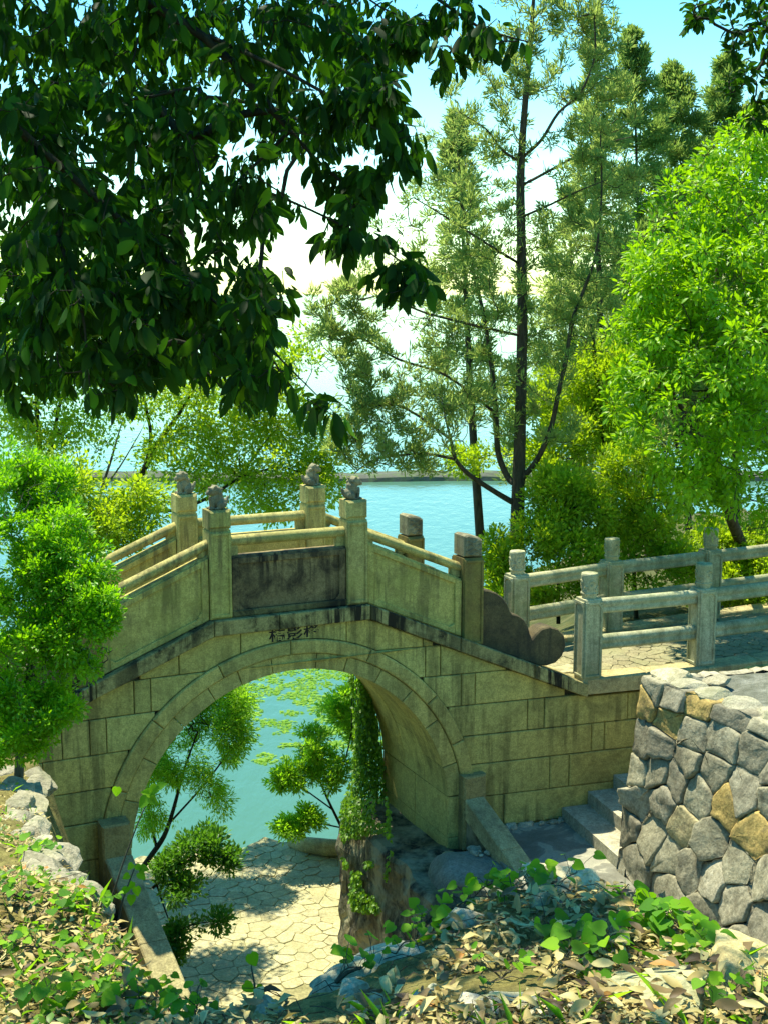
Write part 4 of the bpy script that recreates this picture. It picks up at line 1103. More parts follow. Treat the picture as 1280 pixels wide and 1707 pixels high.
IV = [([(700, 1560), (720, 1530), (760, 1500), (800, 1492)], 16, .042, 'bright ivy over the pale stone at the left end of the crest'), ([(800, 1495), (850, 1488), (900, 1482)], 16, .042, 'bright ivy spilling over the crest in front of the sloping low wall'),
      ([(1130, 1570), (1080, 1560), (1040, 1530), (1050, 1510)], 18, .046, 'bright ivy mound beside the pale crest stone'), ([(1200, 1610), (1160, 1590), (1120, 1560), (1090, 1545)], 30, .05, 'thick sunlit ivy clump below the rubble wall'),
      ([(960, 1600), (930, 1580), (900, 1570)], 12, .05, 'deep green ivy with broad leaves on the dry leaves'), ([(1000, 1630), (1010, 1600), (1000, 1575)], 12, .052, 'deep green broad ivy leaves left of the thick sunlit clump'), ([(930, 1640), (980, 1635), (1020, 1620)], 8, .05, 'few shaded ivy leaves above the grey angular stone'),
      ([(660, 1610), (690, 1580), (700, 1555)], 12, .036, 'small ivy sprig on the dark stone edge'), ([(560, 1640), (600, 1620), (620, 1600)], 12, .036, 'shaded ivy sprig among brown leaves'), ([(1180, 1690), (1230, 1680), (1270, 1670)], 18, .034, 'low ivy patch under the ochre boulder'),
      ([(800, 1640), (830, 1630), (850, 1640)], 10, .03, 'small ivy patch among straw and stones'), ([(950, 1500), (900, 1500), (960, 1480)], 7, .034, 'ivy leaves growing on the pale crest stone'), ([(760, 1520), (820, 1510), (870, 1500)], 10, .036, 'ivy leaves between the two pale crest stones'),
      ([(60, 1560), (120, 1530), (180, 1510)], 24, .034, 'bright creeping ivy on the left bank beside the rocks'), ([(20, 1610), (90, 1600), (160, 1590)], 26, .034, 'pale creeping ivy among straw on the left bank'), ([(240, 1640), (290, 1640), (330, 1625)], 14, .034, 'ivy at the foot of the left low wall'),
      ([(40, 1690), (120, 1685), (200, 1690)], 26, .04, 'dark ivy along the shaded lower edge of the left bank'), ([(210, 1690), (280, 1680), (330, 1695)], 18, .04, 'dark green ivy with large leaves on shaded ground'), ([(30, 1440), (60, 1425), (90, 1430)], 16, .05, 'dark ivy in the shaded hollow of the left bank'), ([(5, 1510), (30, 1505), (50, 1515)], 10, .03, 'yellow green ivy sprig on the left bank'), ([(140, 1640), (180, 1660), (230, 1660)], 14, .034, 'shaded ivy between straw and the dark lower ground')]
for k, (pth, nl, sz, lab) in enumerate(IV): ivy_plant(pth, int(nl * 1.3), sz, lab, 50 + k)
# low weeds and grass tufts of the left bank
n = 4600; yy = 2.5 + 7.5 * rng.random(n); xx = -.27 * yy + (rng.random(n) - .5) * .24 * yy + .12
k = (poly_dist(xx, yy, BANK) < .05); xx, yy = xx[k], yy[k]
dn = fbm(np.stack([xx, yy, np.zeros(len(xx))], 1) + 30, 1.5, 3); k = dn > -.1; xx, yy = xx[k], yy[k]; n = len(xx)
P = np.stack([xx, yy, bank_h(xx, yy) + rng.random(n) * .05], 1); a = rng.uniform(0, 6.28, n)
tag(leaf_cloud('ground_weeds', P, np.stack([np.cos(a), np.sin(a), rng.uniform(.1, 1.0, n)], 1), normals(P), rng.uniform(.015, .036, n), .6, TL, M['leaf_ivy_mass']), 'low green weeds growing through the straw of the left bank', 'weeds', kind='stuff')
n = 2200; yy = 2.2 + 7.5 * rng.random(n) ** 1.4; xx = rng.uniform(-1, .9, n) * (.32 + .3 * yy)
k = poly_dist(xx, yy, BANK) < .04; xx, yy = xx[k], yy[k]; dn = fbm(np.stack([xx, yy, np.zeros(len(xx))], 1) + 70, 2.5, 3); k = dn > .15; xx, yy = xx[k], yy[k]; n = len(xx)
P = np.stack([xx, yy, bank_h(xx, yy)], 1); a = rng.uniform(0, 6.28, n)
tag(leaf_cloud('dry_grass', P, np.stack([np.cos(a), np.sin(a), rng.uniform(.2, 1.4, n)], 1), normals(P), rng.uniform(.05, .12, n), .05, TS, M['leaf_willow']), 'sparse thin grass blades on the near bank', 'grass', kind='stuff')
# a slender seedling at the edge of the bank and the sprouts above the left low wall
def sprout(label, px_path, wy, leaves, size, seed, mat='leaf_ivy'):
    g = np.random.default_rng(seed); pts = np.array([atY(x, y, wy + .02 * k) for k, (x, y) in enumerate(px_path)])
    b = bank_h(pts[:1, 0], pts[:1, 1])[0]
    root = thing('seedling', label, 'seedling', pts[0])
    t = np.linspace(0, len(pts) - 1, 5 * len(pts)); Q = np.stack([np.interp(t, np.arange(len(pts)), pts[:, k]) for k in range(3)], 1)
    for _ in range(3): Q[1:-1] = (Q[:-2] + 2 * Q[1:-1] + Q[2:]) / 4
    Q = np.vstack([[Q[0, 0], Q[0, 1], min(b, Q[0, 2]) - .02], Q])
    r = np.linspace(.0028, .0012, len(Q)) * wy / 3
    V, F = tube(Q - pts[0], r, 5); obj('stem', V, F, M['bark_grey'], root)
    for (px, py, dx, dy) in leaves:
        p = atY(px, py, wy + g.uniform(-.05, .05)); D = atY(px + dx, py + dy, wy) - atY(px, py, wy); D = D + np.array([0, g.uniform(-.4, .1) * np.linalg.norm(D), 0])
        single_leaf('leaf', p - pts[0], D, np.array([g.normal(0, .3), -.9, .6]), size * g.uniform(.8, 1.15), .8, TI, M[mat], root, key='ivy' if mat == 'leaf_ivy' else None)
    return root
sprout('thin seedling with one nodding leaf bud at the edge of the bank', [(425, 1640), (420, 1615), (418, 1592)], 3.0, [(418, 1590, 6, 14), (408, 1640, 6, 4), (428, 1645, 6, 6)], .035, 1)
sprout('young climbing shoot with pale leaves above the left low wall', [(196, 1545), (205, 1500), (222, 1455), (228, 1440)], 4.5, [(222, 1440, -16, 18), (228, 1442, 14, 16), (216, 1458, -16, 10), (232, 1455, 14, 14), (222, 1470, -6, 20), (228, 1478, 4, 22), (212, 1478, -8, 20), (220, 1492, 0, 20), (235, 1446, 14, 4)], .036, 2)
sprout('tall bright shoot beside the left foot of the arch', [(180, 1520), (205, 1440), (235, 1360), (262, 1308)], 5.6, [(262, 1310, -14, 18), (264, 1312, 16, -8), (255, 1322, -18, -4), (246, 1330, -12, 14), (250, 1330, 16, 12), (196, 1312, -2, 16)], .055, 3)
# ---------------------------------------------------------------- trees and shrubs
def finish_tree(name, label, cat, S, leaf_args, base, group=None, bark='bark', r_tip=.004, power=.45, crown='crown', gap=-.75, gap_size=.6):
    t = thing(name, label, cat, base, 0, group)
    V, F = S.mesh(r_tip, power)
    obj('trunk', V - np.array(base), F, M[bark], t, smooth=True)
    P, D, N, L, W, T, mat = leaf_args
    n = len(P); L = np.broadcast_to(L, n); W = np.broadcast_to(W, n)
    clump = vnoise(P + 17, .75 / gap_size) + .55 * vnoise(P + 41, 1.9 / gap_size)
    k = clump > gap                       # hollows in the crown
    rnd = np.clip(.5 + .42 * (rng.random(n) - .5) + .34 * (vnoise(P + 80, 1.3 / gap_size) + .5 * vnoise(P, 3.2 / gap_size)), 0, 1)   # young and old shoots
    leaf_cloud(crown, (P - np.array(base))[k], D[k], N[k], L[k], W[k], T, M[mat], t, rnd=rnd[k])
    return t
def px_limb(S, pts, radii, dep, frm=None, sub=4):
    """pts: (x, y[, depth offset]) in the photograph, radii in metres"""
    Q = np.array([at(p[0], p[1], dep + (p[2] if len(p) > 2 else 0)) for p in pts])
    a = -1; radii = np.array(radii) * .8
    if frm is not None: a = S.near(Q[0])
    return S.limb(Q, radii, a, sub)

# the tall open juniper behind the bridge
DJ = 19.0
S = Skeleton()
px_limb(S, [(861, 985), (861, 930), (862, 850), (865, 760), (868, 640), (870, 520), (868, 400), (866, 300), (872, 200), (882, 90), (890, -20), (893, -90)], [.16, .14, .125, .11, .10, .093, .085, .075, .06, .045, .03, .015], DJ)
px_limb(S, [(855, 838), (834, 826, -.1), (802, 806, -.3), (775, 787, -.5), (757, 765, -.6), (751, 733, -.7), (740, 690, -.8)], [.055, .05, .045, .04, .036, .028, .015], DJ, 1)
px_limb(S, [(757, 765, -.6), (706, 755, -.8), (653, 760, -1.0), (616, 768, -1.1), (590, 790, -1.1)], [.03, .026, .02, .014, .008], DJ, 1)
px_limb(S, [(857, 806), (847, 800, .1), (828, 758, .2), (826, 686, .3), (820, 622, .4), (812, 563, .4), (804, 516, .5), (780, 420, .6), (768, 320, .6), (760, 230, .6)], [.06, .058, .055, .05, .046, .04, .034, .026, .018, .01], DJ, 1)
px_limb(S, [(868, 800), (897, 765, -.2), (919, 712, -.3), (929, 659, -.4), (945, 590, -.4), (951, 537, -.4), (972, 484, -.3), (993, 430, -.3), (1003, 330, -.2), (1000, 220, -.2)], [.055, .05, .046, .042, .038, .034, .03, .024, .016, .009], DJ, 1)
px_limb(S, [(871, 262), (903, 234, -.2), (929, 186, -.4), (967, 159, -.5), (993, 96, -.6), (990, 32, -.6)], [.035, .03, .026, .022, .016, .008], DJ, 1)
px_limb(S, [(868, 310), (940, 271, .3), (993, 242, .5), (1052, 228, .7)], [.03, .024, .016, .008], DJ, 1)
px_limb(S, [(868, 362), (919, 340, -.3), (961, 319, -.5), (1010, 300, -.6)], [.026, .02, .014, .007], DJ, 1)
px_limb(S, [(866, 270), (834, 250, -.3), (812, 215, -.4), (770, 190, -.5)], [.028, .022, .015, .008], DJ, 1)
px_limb(S, [(866, 440), (800, 400, -.5), (740, 360, -.8), (690, 330, -1.0)], [.028, .022, .015, .008], DJ, 1)
px_limb(S, [(826, 690, .3), (740, 620, -.2), (660, 600, -.6), (600, 560, -.8), (545, 545, -.9)], [.03, .025, .02, .013, .007], DJ, 1)
px_limb(S, [(868, 560), (780, 540, -.6), (700, 520, -1.0), (640, 490, -1.2), (600, 500, -1.3)], [.03, .025, .018, .012, .006], DJ, 1)
px_limb(S, [(751, 733, -.7), (680, 680, -1.0), (610, 660, -1.2), (560, 640, -1.3)], [.024, .018, .012, .006], DJ, 1)
blobs = [(880, 40, DJ, .75, .7, .7, 34), (940, 60, DJ, .5, .6, .7, 24), (1000, 60, DJ - .3, .45, .5, .75, 22), (1040, 150, DJ, .3, .4, .5, 14), (800, 130, DJ, .7, .7, .6, 26), (900, 160, DJ, .8, .8, .6, 30), (990, 190, DJ, .6, .7, .6, 26), (770, 260, DJ, .8, .8, .7, 34), (880, 290, DJ, .8, .9, .6, 28), (1000, 290, DJ, .6, .7, .6, 24),
         (720, 380, DJ - .4, .8, .8, .6, 34), (850, 400, DJ, .8, .9, .6, 26), (960, 400, DJ, .6, .8, .6, 26), (650, 480, DJ - 1, .7, .7, .5, 34), (560, 520, DJ - 1, .4, .5, .4, 26), (760, 500, DJ - .4, .8, .9, .6, 34), (900, 510, DJ, .7, .9, .6, 26), (990, 520, DJ, .4, .6, .6, 18),
         (570, 580, DJ - 1, .45, .6, .35, 26), (650, 590, DJ - .9, .7, .7, .5, 36), (760, 610, DJ - .4, .8, .9, .5, 34), (900, 620, DJ, .6, .9, .5, 20), (620, 660, DJ - 1.1, .6, .6, .4, 30), (720, 690, DJ - .8, .7, .8, .45, 34), (800, 680, DJ, .6, .8, .4, 18), (640, 740, DJ - 1.1, .6, .6, .35, 26), (730, 760, DJ - .8, .5, .6, .25, 14), (585, 720, DJ - 1.1, .4, .5, .4, 16), (920, 700, DJ, .4, .7, .4, 12)]
tips = blob_tips([b[:3] + (b[3] * 1.12, b[4] * 1.1, b[5] * 1.15, int(b[6] * 1.7)) for b in blobs], .2)
paths = S.tie(tips, .12, .2, .14, .5)
P, D = spread_leaves(S, paths, 50, .07, .75, .25)
D = unit(D + np.array([0, 0, .35])); n = len(P)
finish_tree('juniper_tree', 'tall open juniper with several upright limbs rising behind the bridge end', 'tree', S, (P, D, normals(D, .3, 1), rng.uniform(.06, .13, n), rng.uniform(.14, .22, n), TS, 'leaf_juniper'), at(861, 985, DJ), 'conifers behind the bridge', 'bark', .0035, .42, gap=-.30, gap_size=.5)
def conifer(label, x_base, y_base, x_top, y_top, dep, width, ntip, per, mat, gp='conifers behind the bridge', size=(.07, .15), shell=.25, rad=.11, trunk=.08, taper=1.15, low=.12):
    S = Skeleton(); a, b = at(x_base, y_base, dep), at(x_top, y_top, dep); H = np.linalg.norm(b - a)
    S.limb([a, a + (b - a) * .35 + rng.normal(0, .05, 3), a + (b - a) * .7 + rng.normal(0, .06, 3), b], [trunk, trunk * .75, trunk * .4, .008], -1, 6)
    f = low + (1 - low) * rng.random(ntip) ** taper; ang = rng.uniform(0, 2 * PI, ntip); r = width * (1.0 - f) ** .75 * (shell + (1 - shell) * rng.random(ntip)) + .05
    tips = a + (b - a) * f[:, None] + np.stack([np.cos(ang) * r, np.sin(ang) * r, .35 * r + rng.normal(0, .1, ntip)], 1)
    paths = S.tie(tips, -.05, .1, .05, .8); P, D = spread_leaves(S, paths, per, rad, .75, .5); n = len(P)
    return finish_tree('conifer_tree', label, 'tree', S, (P, D, normals(D, .3, 1), rng.uniform(*size, n), rng.uniform(.16, .28, n), TS, mat), a, gp, 'bark', .004, .42)
conifer('slender juniper with thin crown left of the tall juniper', 800, 900, 757, 190, 22.5, 1.2, 200, 66, 'leaf_juniper', low=.3)
conifer('thin straight juniper close behind the tall juniper', 1010, 900, 995, 40, 22.0, 1.4, 240, 66, 'leaf_juniper', low=.25)
conifer('blue green cypress with pointed top at the edge of the open sky', 1080, 950, 1055, 60, 25.0, 2.3, 420, 100, 'leaf_cypress', low=.2)
conifer('dark cypress behind the bright broadleaf tree', 1150, 950, 1120, 115, 27.0, 3.1, 560, 100, 'leaf_cypress', low=.2, rad=.13)
conifer('broad dense cypress filling the gap above the bright broadleaf tree', 1230, 950, 1210, 100, 28.0, 2.9, 600, 110, 'leaf_cypress', low=.2, rad=.14)
conifer('olive juniper of full crown between the thin juniper and the bright broadleaf tree', 960, 930, 950, 330, 23.0, 2.0, 380, 75, 'leaf_juniper', low=.1, rad=.14)
conifer('dense cypress beyond the right end of the path', 1330, 950, 1310, 60, 27.0, 2.2, 380, 90, 'leaf_cypress', low=.2, rad=.14)

def broadleaf(name, label, cat, limbs, dep, blobs, per, rad, lsize, w, mat, T=TL, up=.3, droop=0., group=None, bark='bark', r_tip=.004, power=.45, frac=.6, shell=.55, nup=1.0, nj=.6, base=None, sag=.1, wob=.06, gap=-.6, gap_size=.6, dense=1.):
    S = Skeleton()
    for k, (pts, rad_) in enumerate(limbs): px_limb(S, pts, rad_, dep, None if k == 0 else 1)
    tips = blob_tips([b[:6] + (int(b[6] * dense),) for b in blobs], shell); paths = S.tie(tips, sag, .2, wob, .5)
    P, D = spread_leaves(S, paths, per, rad, frac, up, droop); n = len(P)
    b = at(*limbs[0][0][0][:2], dep) if base is None else base
    return finish_tree(name, label, cat, S, (P, D, normals(D, nup, nj), rng.uniform(*lsize, n), rng.uniform(w * .8, w * 1.2, n), T, mat), b, group, bark, r_tip, power, 'crown', gap, gap_size), S
# the bright broadleaf tree on the right
broadleaf('broadleaf_tree', 'dense bright green broadleaf tree overhanging the path railings', 'tree',
    [([(1270, 1040, 2.2), (1258, 1000, 2.2), (1245, 930, 2.0), (1215, 860, 1.2), (1190, 760, .2), (1180, 600, -.4), (1200, 400, -.3), (1230, 280)], [.14, .12, .11, .10, .08, .06, .04, .02]), ([(1190, 760, .2), (1120, 660, -.6), (1080, 560, -.8)], [.05, .035, .02]), ([(1182, 640, -.4), (1240, 520, -.8), (1290, 440, -.9)], [.05, .035, .02])], 18.2,
    [(1255, 290, 17.6, .8, .9, .6, 60), (1190, 350, 17.4, .9, 1.0, .6, 80), (1120, 400, 17.4, .6, .9, .45, 60), (1100, 480, 17.0, .6, 1.0, .6, 80), (1200, 480, 16.6, .9, 1.1, .8, 110), (1280, 420, 16.8, .8, 1.0, .9, 80), (1090, 580, 16.9, .6, .9, .6, 80), (1180, 620, 16.3, .9, 1.1, .8, 110), (1280, 600, 16.3, .9, 1.1, 1.0, 110), (1060, 660, 17.0, .45, .8, .4, 50), (1120, 720, 16.6, .7, 1.0, .6, 80), (1220, 760, 16.2, .9, 1.0, .7, 100), (1170, 820, 16.8, .6, .8, .45, 50), (1290, 840, 16.4, .6, .8, .5, 50), (1270, 230, 17.8, .5, .6, .35, 30)],
    36, .17, (.06, .125), .42, 'leaf_bright', TL, .1, .3, None, 'bark', .0035, .42, .6, .35, gap=-.36, gap_size=.62)
# light airy trees on the left, behind the bridge
airy = dict(per=62, rad=.24, lsize=(.05, .095), w=.5, mat='leaf_airy', T=TS, up=.1, droop=.15, bark='bark_dark', r_tip=.003, power=.42, frac=.7, shell=.3, nj=.8)
broadleaf('airy_tree', 'light green tree with a long arching limb leaning over the left end of the bridge', 'tree',
    [([(80, 985), (120, 930), (170, 890), (210, 845), (232, 800), (262, 740), (300, 690), (330, 640)], [.09, .085, .08, .07, .06, .05, .035, .02]), ([(215, 840), (290, 855, -.1), (350, 830, -.2), (400, 795, -.3), (470, 775, -.4), (530, 800, -.4)], [.04, .035, .03, .025, .018, .01]), ([(240, 790), (255, 730), (240, 660), (230, 600)], [.04, .035, .025, .015]), ([(400, 795, -.3), (440, 740), (490, 680), (520, 620)], [.022, .02, .015, .008])], 20.6,
    [(300, 660, 20.6, .8, .8, .5, 34), (380, 640, 20.6, .8, .9, .5, 34), (450, 680, 20.6, .8, .8, .55, 40), (520, 720, 20.4, .5, .7, .5, 26), (400, 740, 20.4, .9, .9, .45, 40), (300, 750, 20.5, .7, .8, .4, 26), (470, 790, 20.2, .7, .7, .35, 28), (350, 800, 20.2, .7, .7, .3, 26), (540, 800, 20.1, .4, .5, .4, 20), (230, 660, 20.6, .6, .8, .5, 24), (490, 600, 20.8, .5, .6, .45, 22), (440, 850, 20.2, .6, .5, .25, 18)], dense=1.3, gap=-.32, gap_size=.5, **airy, group='airy trees on the left shore')
broadleaf('airy_tree', 'light green tree with two dark straight stems near the left shrub', 'tree',
    [([(68, 1000), (70, 880), (72, 800), (66, 740), (60, 660), (70, 560), (60, 460)], [.08, .07, .06, .05, .04, .03, .02]), ([(72, 790), (90, 730), (100, 670), (130, 590), (150, 500)], [.045, .04, .03, .02, .012]), ([(66, 740), (20, 660), (-20, 560)], [.035, .025, .015])], 19.5,
    [(40, 440, 19.5, .8, .9, .5, 34), (110, 470, 19.5, .7, .8, .5, 30), (30, 540, 19.5, .9, .9, .6, 36), (140, 560, 19.5, .8, .9, .5, 34), (60, 640, 19.3, .9, .9, .5, 36), (170, 640, 19.3, .7, .8, .5, 30), (20, 720, 19.2, .6, .8, .4, 22), (130, 720, 19.2, .6, .7, .35, 20), (-20, 620, 19.5, .6, .8, 1.2, 40), (200, 520, 19.5, .5, .6, .4, 18)], dense=1.3, gap=-.32, gap_size=.5, **airy, group='airy trees on the left shore')
broadleaf('airy_tree', 'light green shrubby tree growing low beside the left parapet of the bridge', 'tree',
    [([(170, 1000), (175, 930), (165, 880), (150, 840), (110, 800)], [.05, .04, .03, .025, .012]), ([(172, 915), (210, 860), (230, 830)], [.025, .018, .01])], 17.0,
    [(130, 850, 17, .55, .7, .3, 30), (200, 870, 17, .5, .6, .25, 26), (90, 800, 17, .5, .6, .3, 24), (230, 830, 17.2, .4, .6, .25, 18), (150, 900, 16.8, .5, .5, .2, 18)], dense=1.3, gap=-.32, gap_size=.5, **airy, group='airy trees on the left shore')
broadleaf('bare_tree', 'nearly leafless grey branching tree between the light green trees', 'tree',
    [([(168, 990), (160, 900), (165, 830), (185, 770), (205, 700)], [.05, .04, .032, .024, .01]), ([(160, 870), (140, 800), (125, 740)], [.025, .018, .008]), ([(168, 820), (200, 780), (235, 720)], [.022, .016, .008]), ([(150, 830), (105, 780), (80, 735)], [.02, .014, .006])], 20.5,
    [(150, 760, 20.5, .9, .6, .6, 36), (200, 730, 20.5, .6, .5, .4, 16)], per=2, rad=.05, lsize=(.05, .08), w=.5, mat='leaf_airy', bark='bark_grey', r_tip=.004, power=.42, shell=.2)
# bright evergreen bush in front of the left end of the bridge
broadleaf('leafy_bush', 'vivid green small leaved bush covering the left end of the bridge', 'bush',
    [([(30, 1330), (35, 1240), (45, 1150), (60, 1060), (70, 960)], [.05, .045, .04, .03, .015]), ([(35, 1220), (90, 1170), (140, 1130), (180, 1100)], [.02, .016, .012, .006]), ([(40, 1180), (0, 1080), (-30, 960)], [.03, .02, .01]), ([(45, 1140), (110, 1080), (160, 1020)], [.02, .015, .008])], 10.2,
    [(30, 830, 10.4, .45, .5, .35, 60), (80, 880, 10.3, .35, .45, .3, 55), (10, 930, 10.2, .5, .5, .4, 70), (100, 950, 10.1, .4, .45, .3, 60), (150, 990, 10.0, .25, .35, .22, 40), (40, 1020, 10.0, .45, .5, .35, 60), (120, 1050, 9.9, .3, .4, .22, 36), (170, 1030, 9.9, .16, .2, .12, 18), (150, 1100, 9.9, .22, .25, .14, 22), (20, 1110, 9.9, .4, .4, .3, 40), (60, 1190, 9.8, .3, .35, .18, 30), (30, 1240, 9.7, .25, .3, .10, 24), (95, 1180, 9.8, .14, .2, .12, 16), (-30, 1180, 9.9, .3, .4, .3, 26), (60, 800, 10.5, .3, .35, .2, 26), (20, 790, 10.6, .3, .35, .22, 26)],
    78, .085, (.024, .05), .5, 'leaf_box', TL, .3, 0., None, 'bark_grey', .0022, .42, .6, .35, 1.0, .7, gap=-.5, gap_size=.28, dense=1.4)
# shrubs behind the railings
shr = dict(per=90, rad=.2, lsize=(.045, .09), w=.5, mat='leaf_airy', T=TS, up=.3, droop=.0, bark='bark_dark', r_tip=.003, power=.42, frac=.7, shell=.4, nj=.8)
for lab, limbs, dep, blobs in (
    ('yellow green shrub beside the juniper trunk', [([(830, 1040), (830, 960), (825, 900)], [.03, .025, .01])], 18.6, [(830, 930, 18.6, .3, .4, .35, 28), (850, 985, 18.4, .35, .4, .3, 30)]),
    ('light green shrub between the first two lake side posts', [([(930, 1040), (930, 950), (935, 860)], [.04, .03, .012])], 18.6, [(930, 820, 18.8, .5, .6, .3, 40), (915, 890, 18.6, .5, .6, .35, 44), (960, 930, 18.4, .5, .5, .35, 44), (920, 980, 18.3, .5, .4, .25, 36), (985, 850, 18.8, .4, .5, .3, 30)]),
    ('tall light green shrub behind the second lake side post', [([(1060, 1030), (1055, 930), (1045, 800)], [.045, .035, .012])], 19.2, [(1050, 790, 19.2, .5, .6, .4, 40), (1090, 860, 19.0, .5, .6, .35, 40), (1040, 890, 19.0, .5, .6, .35, 40), (1080, 940, 18.8, .5, .5, .3, 36), (1130, 930, 19.0, .5, .5, .3, 34), (1010, 960, 18.6, .4, .4, .25, 26)]),
    ('loose light green shrub under the bright broadleaf tree', [([(1180, 1030), (1185, 960), (1190, 900)], [.04, .03, .012])], 20.0, [(1180, 920, 20, .6, .6, .3, 36), (1240, 950, 20, .6, .6, .3, 36), (1290, 930, 20, .5, .6, .4, 30), (1200, 980, 19.6, .6, .5, .25, 34), (1280, 990, 19.4, .6, .5, .25, 34), (1230, 890, 20.4, .6, .6, .3, 30)]),
    ('high yellow green tree crown between the juniper and the bright broadleaf tree', [([(1000, 1000), (1005, 860), (1009, 760), (995, 640), (985, 540)], [.09, .08, .07, .05, .03]), ([(1008, 770), (965, 735), (940, 710)], [.04, .025, .01])], 20.6, [(960, 700, 20.6, .7, .8, .5, 44), (1000, 620, 20.6, .6, .7, .5, 40), (930, 760, 20.4, .6, .7, .4, 36), (900, 660, 20.8, .6, .7, .4, 28), (1020, 720, 20.6, .6, .7, .5, 36), (780, 770, 20.8, .4, .5, .2, 14)])):
    broadleaf('shrub', lab, 'shrub', limbs, dep, blobs, dense=1.25, **shr, group='shrubs on the shore behind the railings')
# under the arch
und = dict(rad=.10, T=TS, bark='bark_dark', r_tip=.0022, power=.42, frac=.75, shell=.3, nj=.8)
broadleaf('waterside_tree', 'light green narrow leaved tree seen through the left half of the arch', 'tree',
    [([(222, 1470), (250, 1430), (275, 1395), (290, 1350), (305, 1290), (330, 1220)], [.055, .05, .045, .035, .025, .01]), ([(262, 1415), (245, 1340), (250, 1280)], [.03, .02, .01]), ([(285, 1370), (340, 1310), (385, 1250)], [.022, .016, .008])], 18.5,
    [(300, 1180, 18.5, .5, .5, .4, 46), (360, 1200, 18.5, .45, .5, .4, 44), (270, 1270, 18.3, .4, .5, .35, 44), (330, 1280, 18.3, .45, .5, .35, 44), (390, 1230, 18.5, .3, .4, .3, 26), (400, 1160, 18.7, .3, .4, .3, 26), (250, 1350, 18.2, .25, .4, .3, 26), (330, 1140, 18.7, .5, .5, .25, 26), (360, 1330, 18.3, .25, .4, .15, 12)], per=70, lsize=(.04, .085), w=.26, mat='leaf_willow', up=-.1, droop=.3, dense=1.9, **{**und, 'rad': .17})
broadleaf('dark_shrub', 'dark green shrub leaning over the paving from the left low wall', 'shrub',
    [([(255, 1480), (290, 1450), (330, 1425), (370, 1415)], [.025, .02, .014, .006]), ([(262, 1475), (280, 1530), (300, 1570)], [.015, .01, .005])], 15.2,
    [(330, 1410, 15.2, .3, .3, .16, 34), (290, 1440, 15.2, .25, .3, .2, 34), (380, 1430, 15.2, .18, .25, .10, 18), (310, 1480, 15.0, .25, .3, .12, 24), (350, 1390, 15.4, .2, .25, .12, 16)], per=42, lsize=(.045, .08), w=.5, mat='leaf_dark', up=.3, **und)
broadleaf('dark_shrub', 'small dark green shrub with drooping sprays low on the paving', 'shrub',
    [([(265, 1600), (285, 1560), (320, 1540), (370, 1535)], [.02, .015, .01, .005])], 14.4,
    [(310, 1550, 14.4, .22, .25, .12, 26), (300, 1590, 14.3, .14, .2, .12, 14), (370, 1535, 14.4, .16, .2, .08, 14), (285, 1575, 14.3, .12, .2, .16, 14)], per=24, lsize=(.045, .08), w=.5, mat='leaf_dark', up=.3, **und)
broadleaf('waterside_shrub', 'leafy waterside shrub with slanting twigs beside the footing wall', 'shrub',
    [([(590, 1440), (575, 1390), (545, 1330), (520, 1270), (505, 1220)], [.035, .03, .022, .014, .006]), ([(570, 1380), (520, 1370), (460, 1385)], [.016, .012, .005]), ([(555, 1350), (500, 1310), (460, 1280)], [.016, .012, .005]), ([(545, 1330), (580, 1260), (590, 1190)], [.016, .012, .006])], 19.1,
    [(520, 1240, 19.1, .3, .4, .22, 34), (500, 1290, 19.0, .3, .4, .2, 30), (470, 1300, 18.9, .2, .3, .15, 16), (550, 1280, 19.1, .3, .4, .3, 30), (480, 1380, 18.7, .25, .3, .08, 22), (520, 1360, 18.8, .25, .3, .12, 20), (585, 1200, 19.3, .25, .4, .4, 30), (560, 1180, 19.5, .25, .4, .25, 20), (590, 1150, 19.1, .25, .3, .2, 18)], per=50, lsize=(.05, .09), w=.34, mat='leaf_willow', up=.2, dense=1.6, **und)
# ivy curtain on the footing wall
n = 9000
py = 1120 + 400 * rng.random(n) ** 1.1; xl = np.interp(py, [1120, 1200, 1300, 1340, 1420, 1520], [584, 592, 588, 570, 570, 584]); xr = np.interp(py, [1120, 1200, 1300, 1340, 1420, 1520], [606, 630, 644, 650, 654, 634])
px = xl + (xr - xl) * rng.random(n); keep = (vnoise(np.stack([px / 22, py / 30, np.zeros(n)], 1)) > np.interp(py, [1120, 1330, 1380, 1520], [-.45, -.4, -.1, .35])); px, py = px[keep], py[keep]; n = len(px)
vv = rng.uniform(1.5, 1.85, n) if False else np.interp(py, [1120, 1340, 1520], [1.62, 1.60, 1.2]) + rng.normal(0, .09, n)
P = np.empty((n, 3)); nv = EV
for k in range(n):
    r = ray(px[k], py[k])
    if py[k] > 1338 + 12 * math.sin(px[k]): tt = ((BRIDGE - EYE) @ EU + 1.93 + rng.normal(0, .03)) / (r @ EU)
    else: tt = ((BRIDGE - EYE) @ nv + vv[k]) / (r @ nv)
    P[k] = EYE + r * tt
cv_ = thing('ivy_curtain', 'curtain of small leaved ivy hanging from the arch over the footing wall', 'ivy', P.mean(0))
D = unit(rng.normal(0, .5, (n, 3)) + np.array([-.3, -.6, -.7])); N_ = unit(rng.normal(0, .5, (n, 3)) + np.array([-.3, -.5, .6]))
leaf_cloud('foliage', P - P.mean(0), D, N_, rng.uniform(.035, .065, n), .7, TL, M['leaf_ivy_mass'], cv_)
sb = Buf()
for k in range(14):
    x0 = 590 + 3.5 * k; pts = []
    for y in np.linspace(1120, 1330 + 12 * (k % 5), 8):
        r = ray(x0 + 4 * math.sin(y / 40 + k), y); pts.append(EYE + r * (((BRIDGE - EYE) @ EV + 1.66) / (r @ EV)))
    sb.add(*tube(np.array(pts) - P.mean(0), .006, 4, False))
obj('stem', sb.verts(), sb.f, M['bark_dark'], cv_)
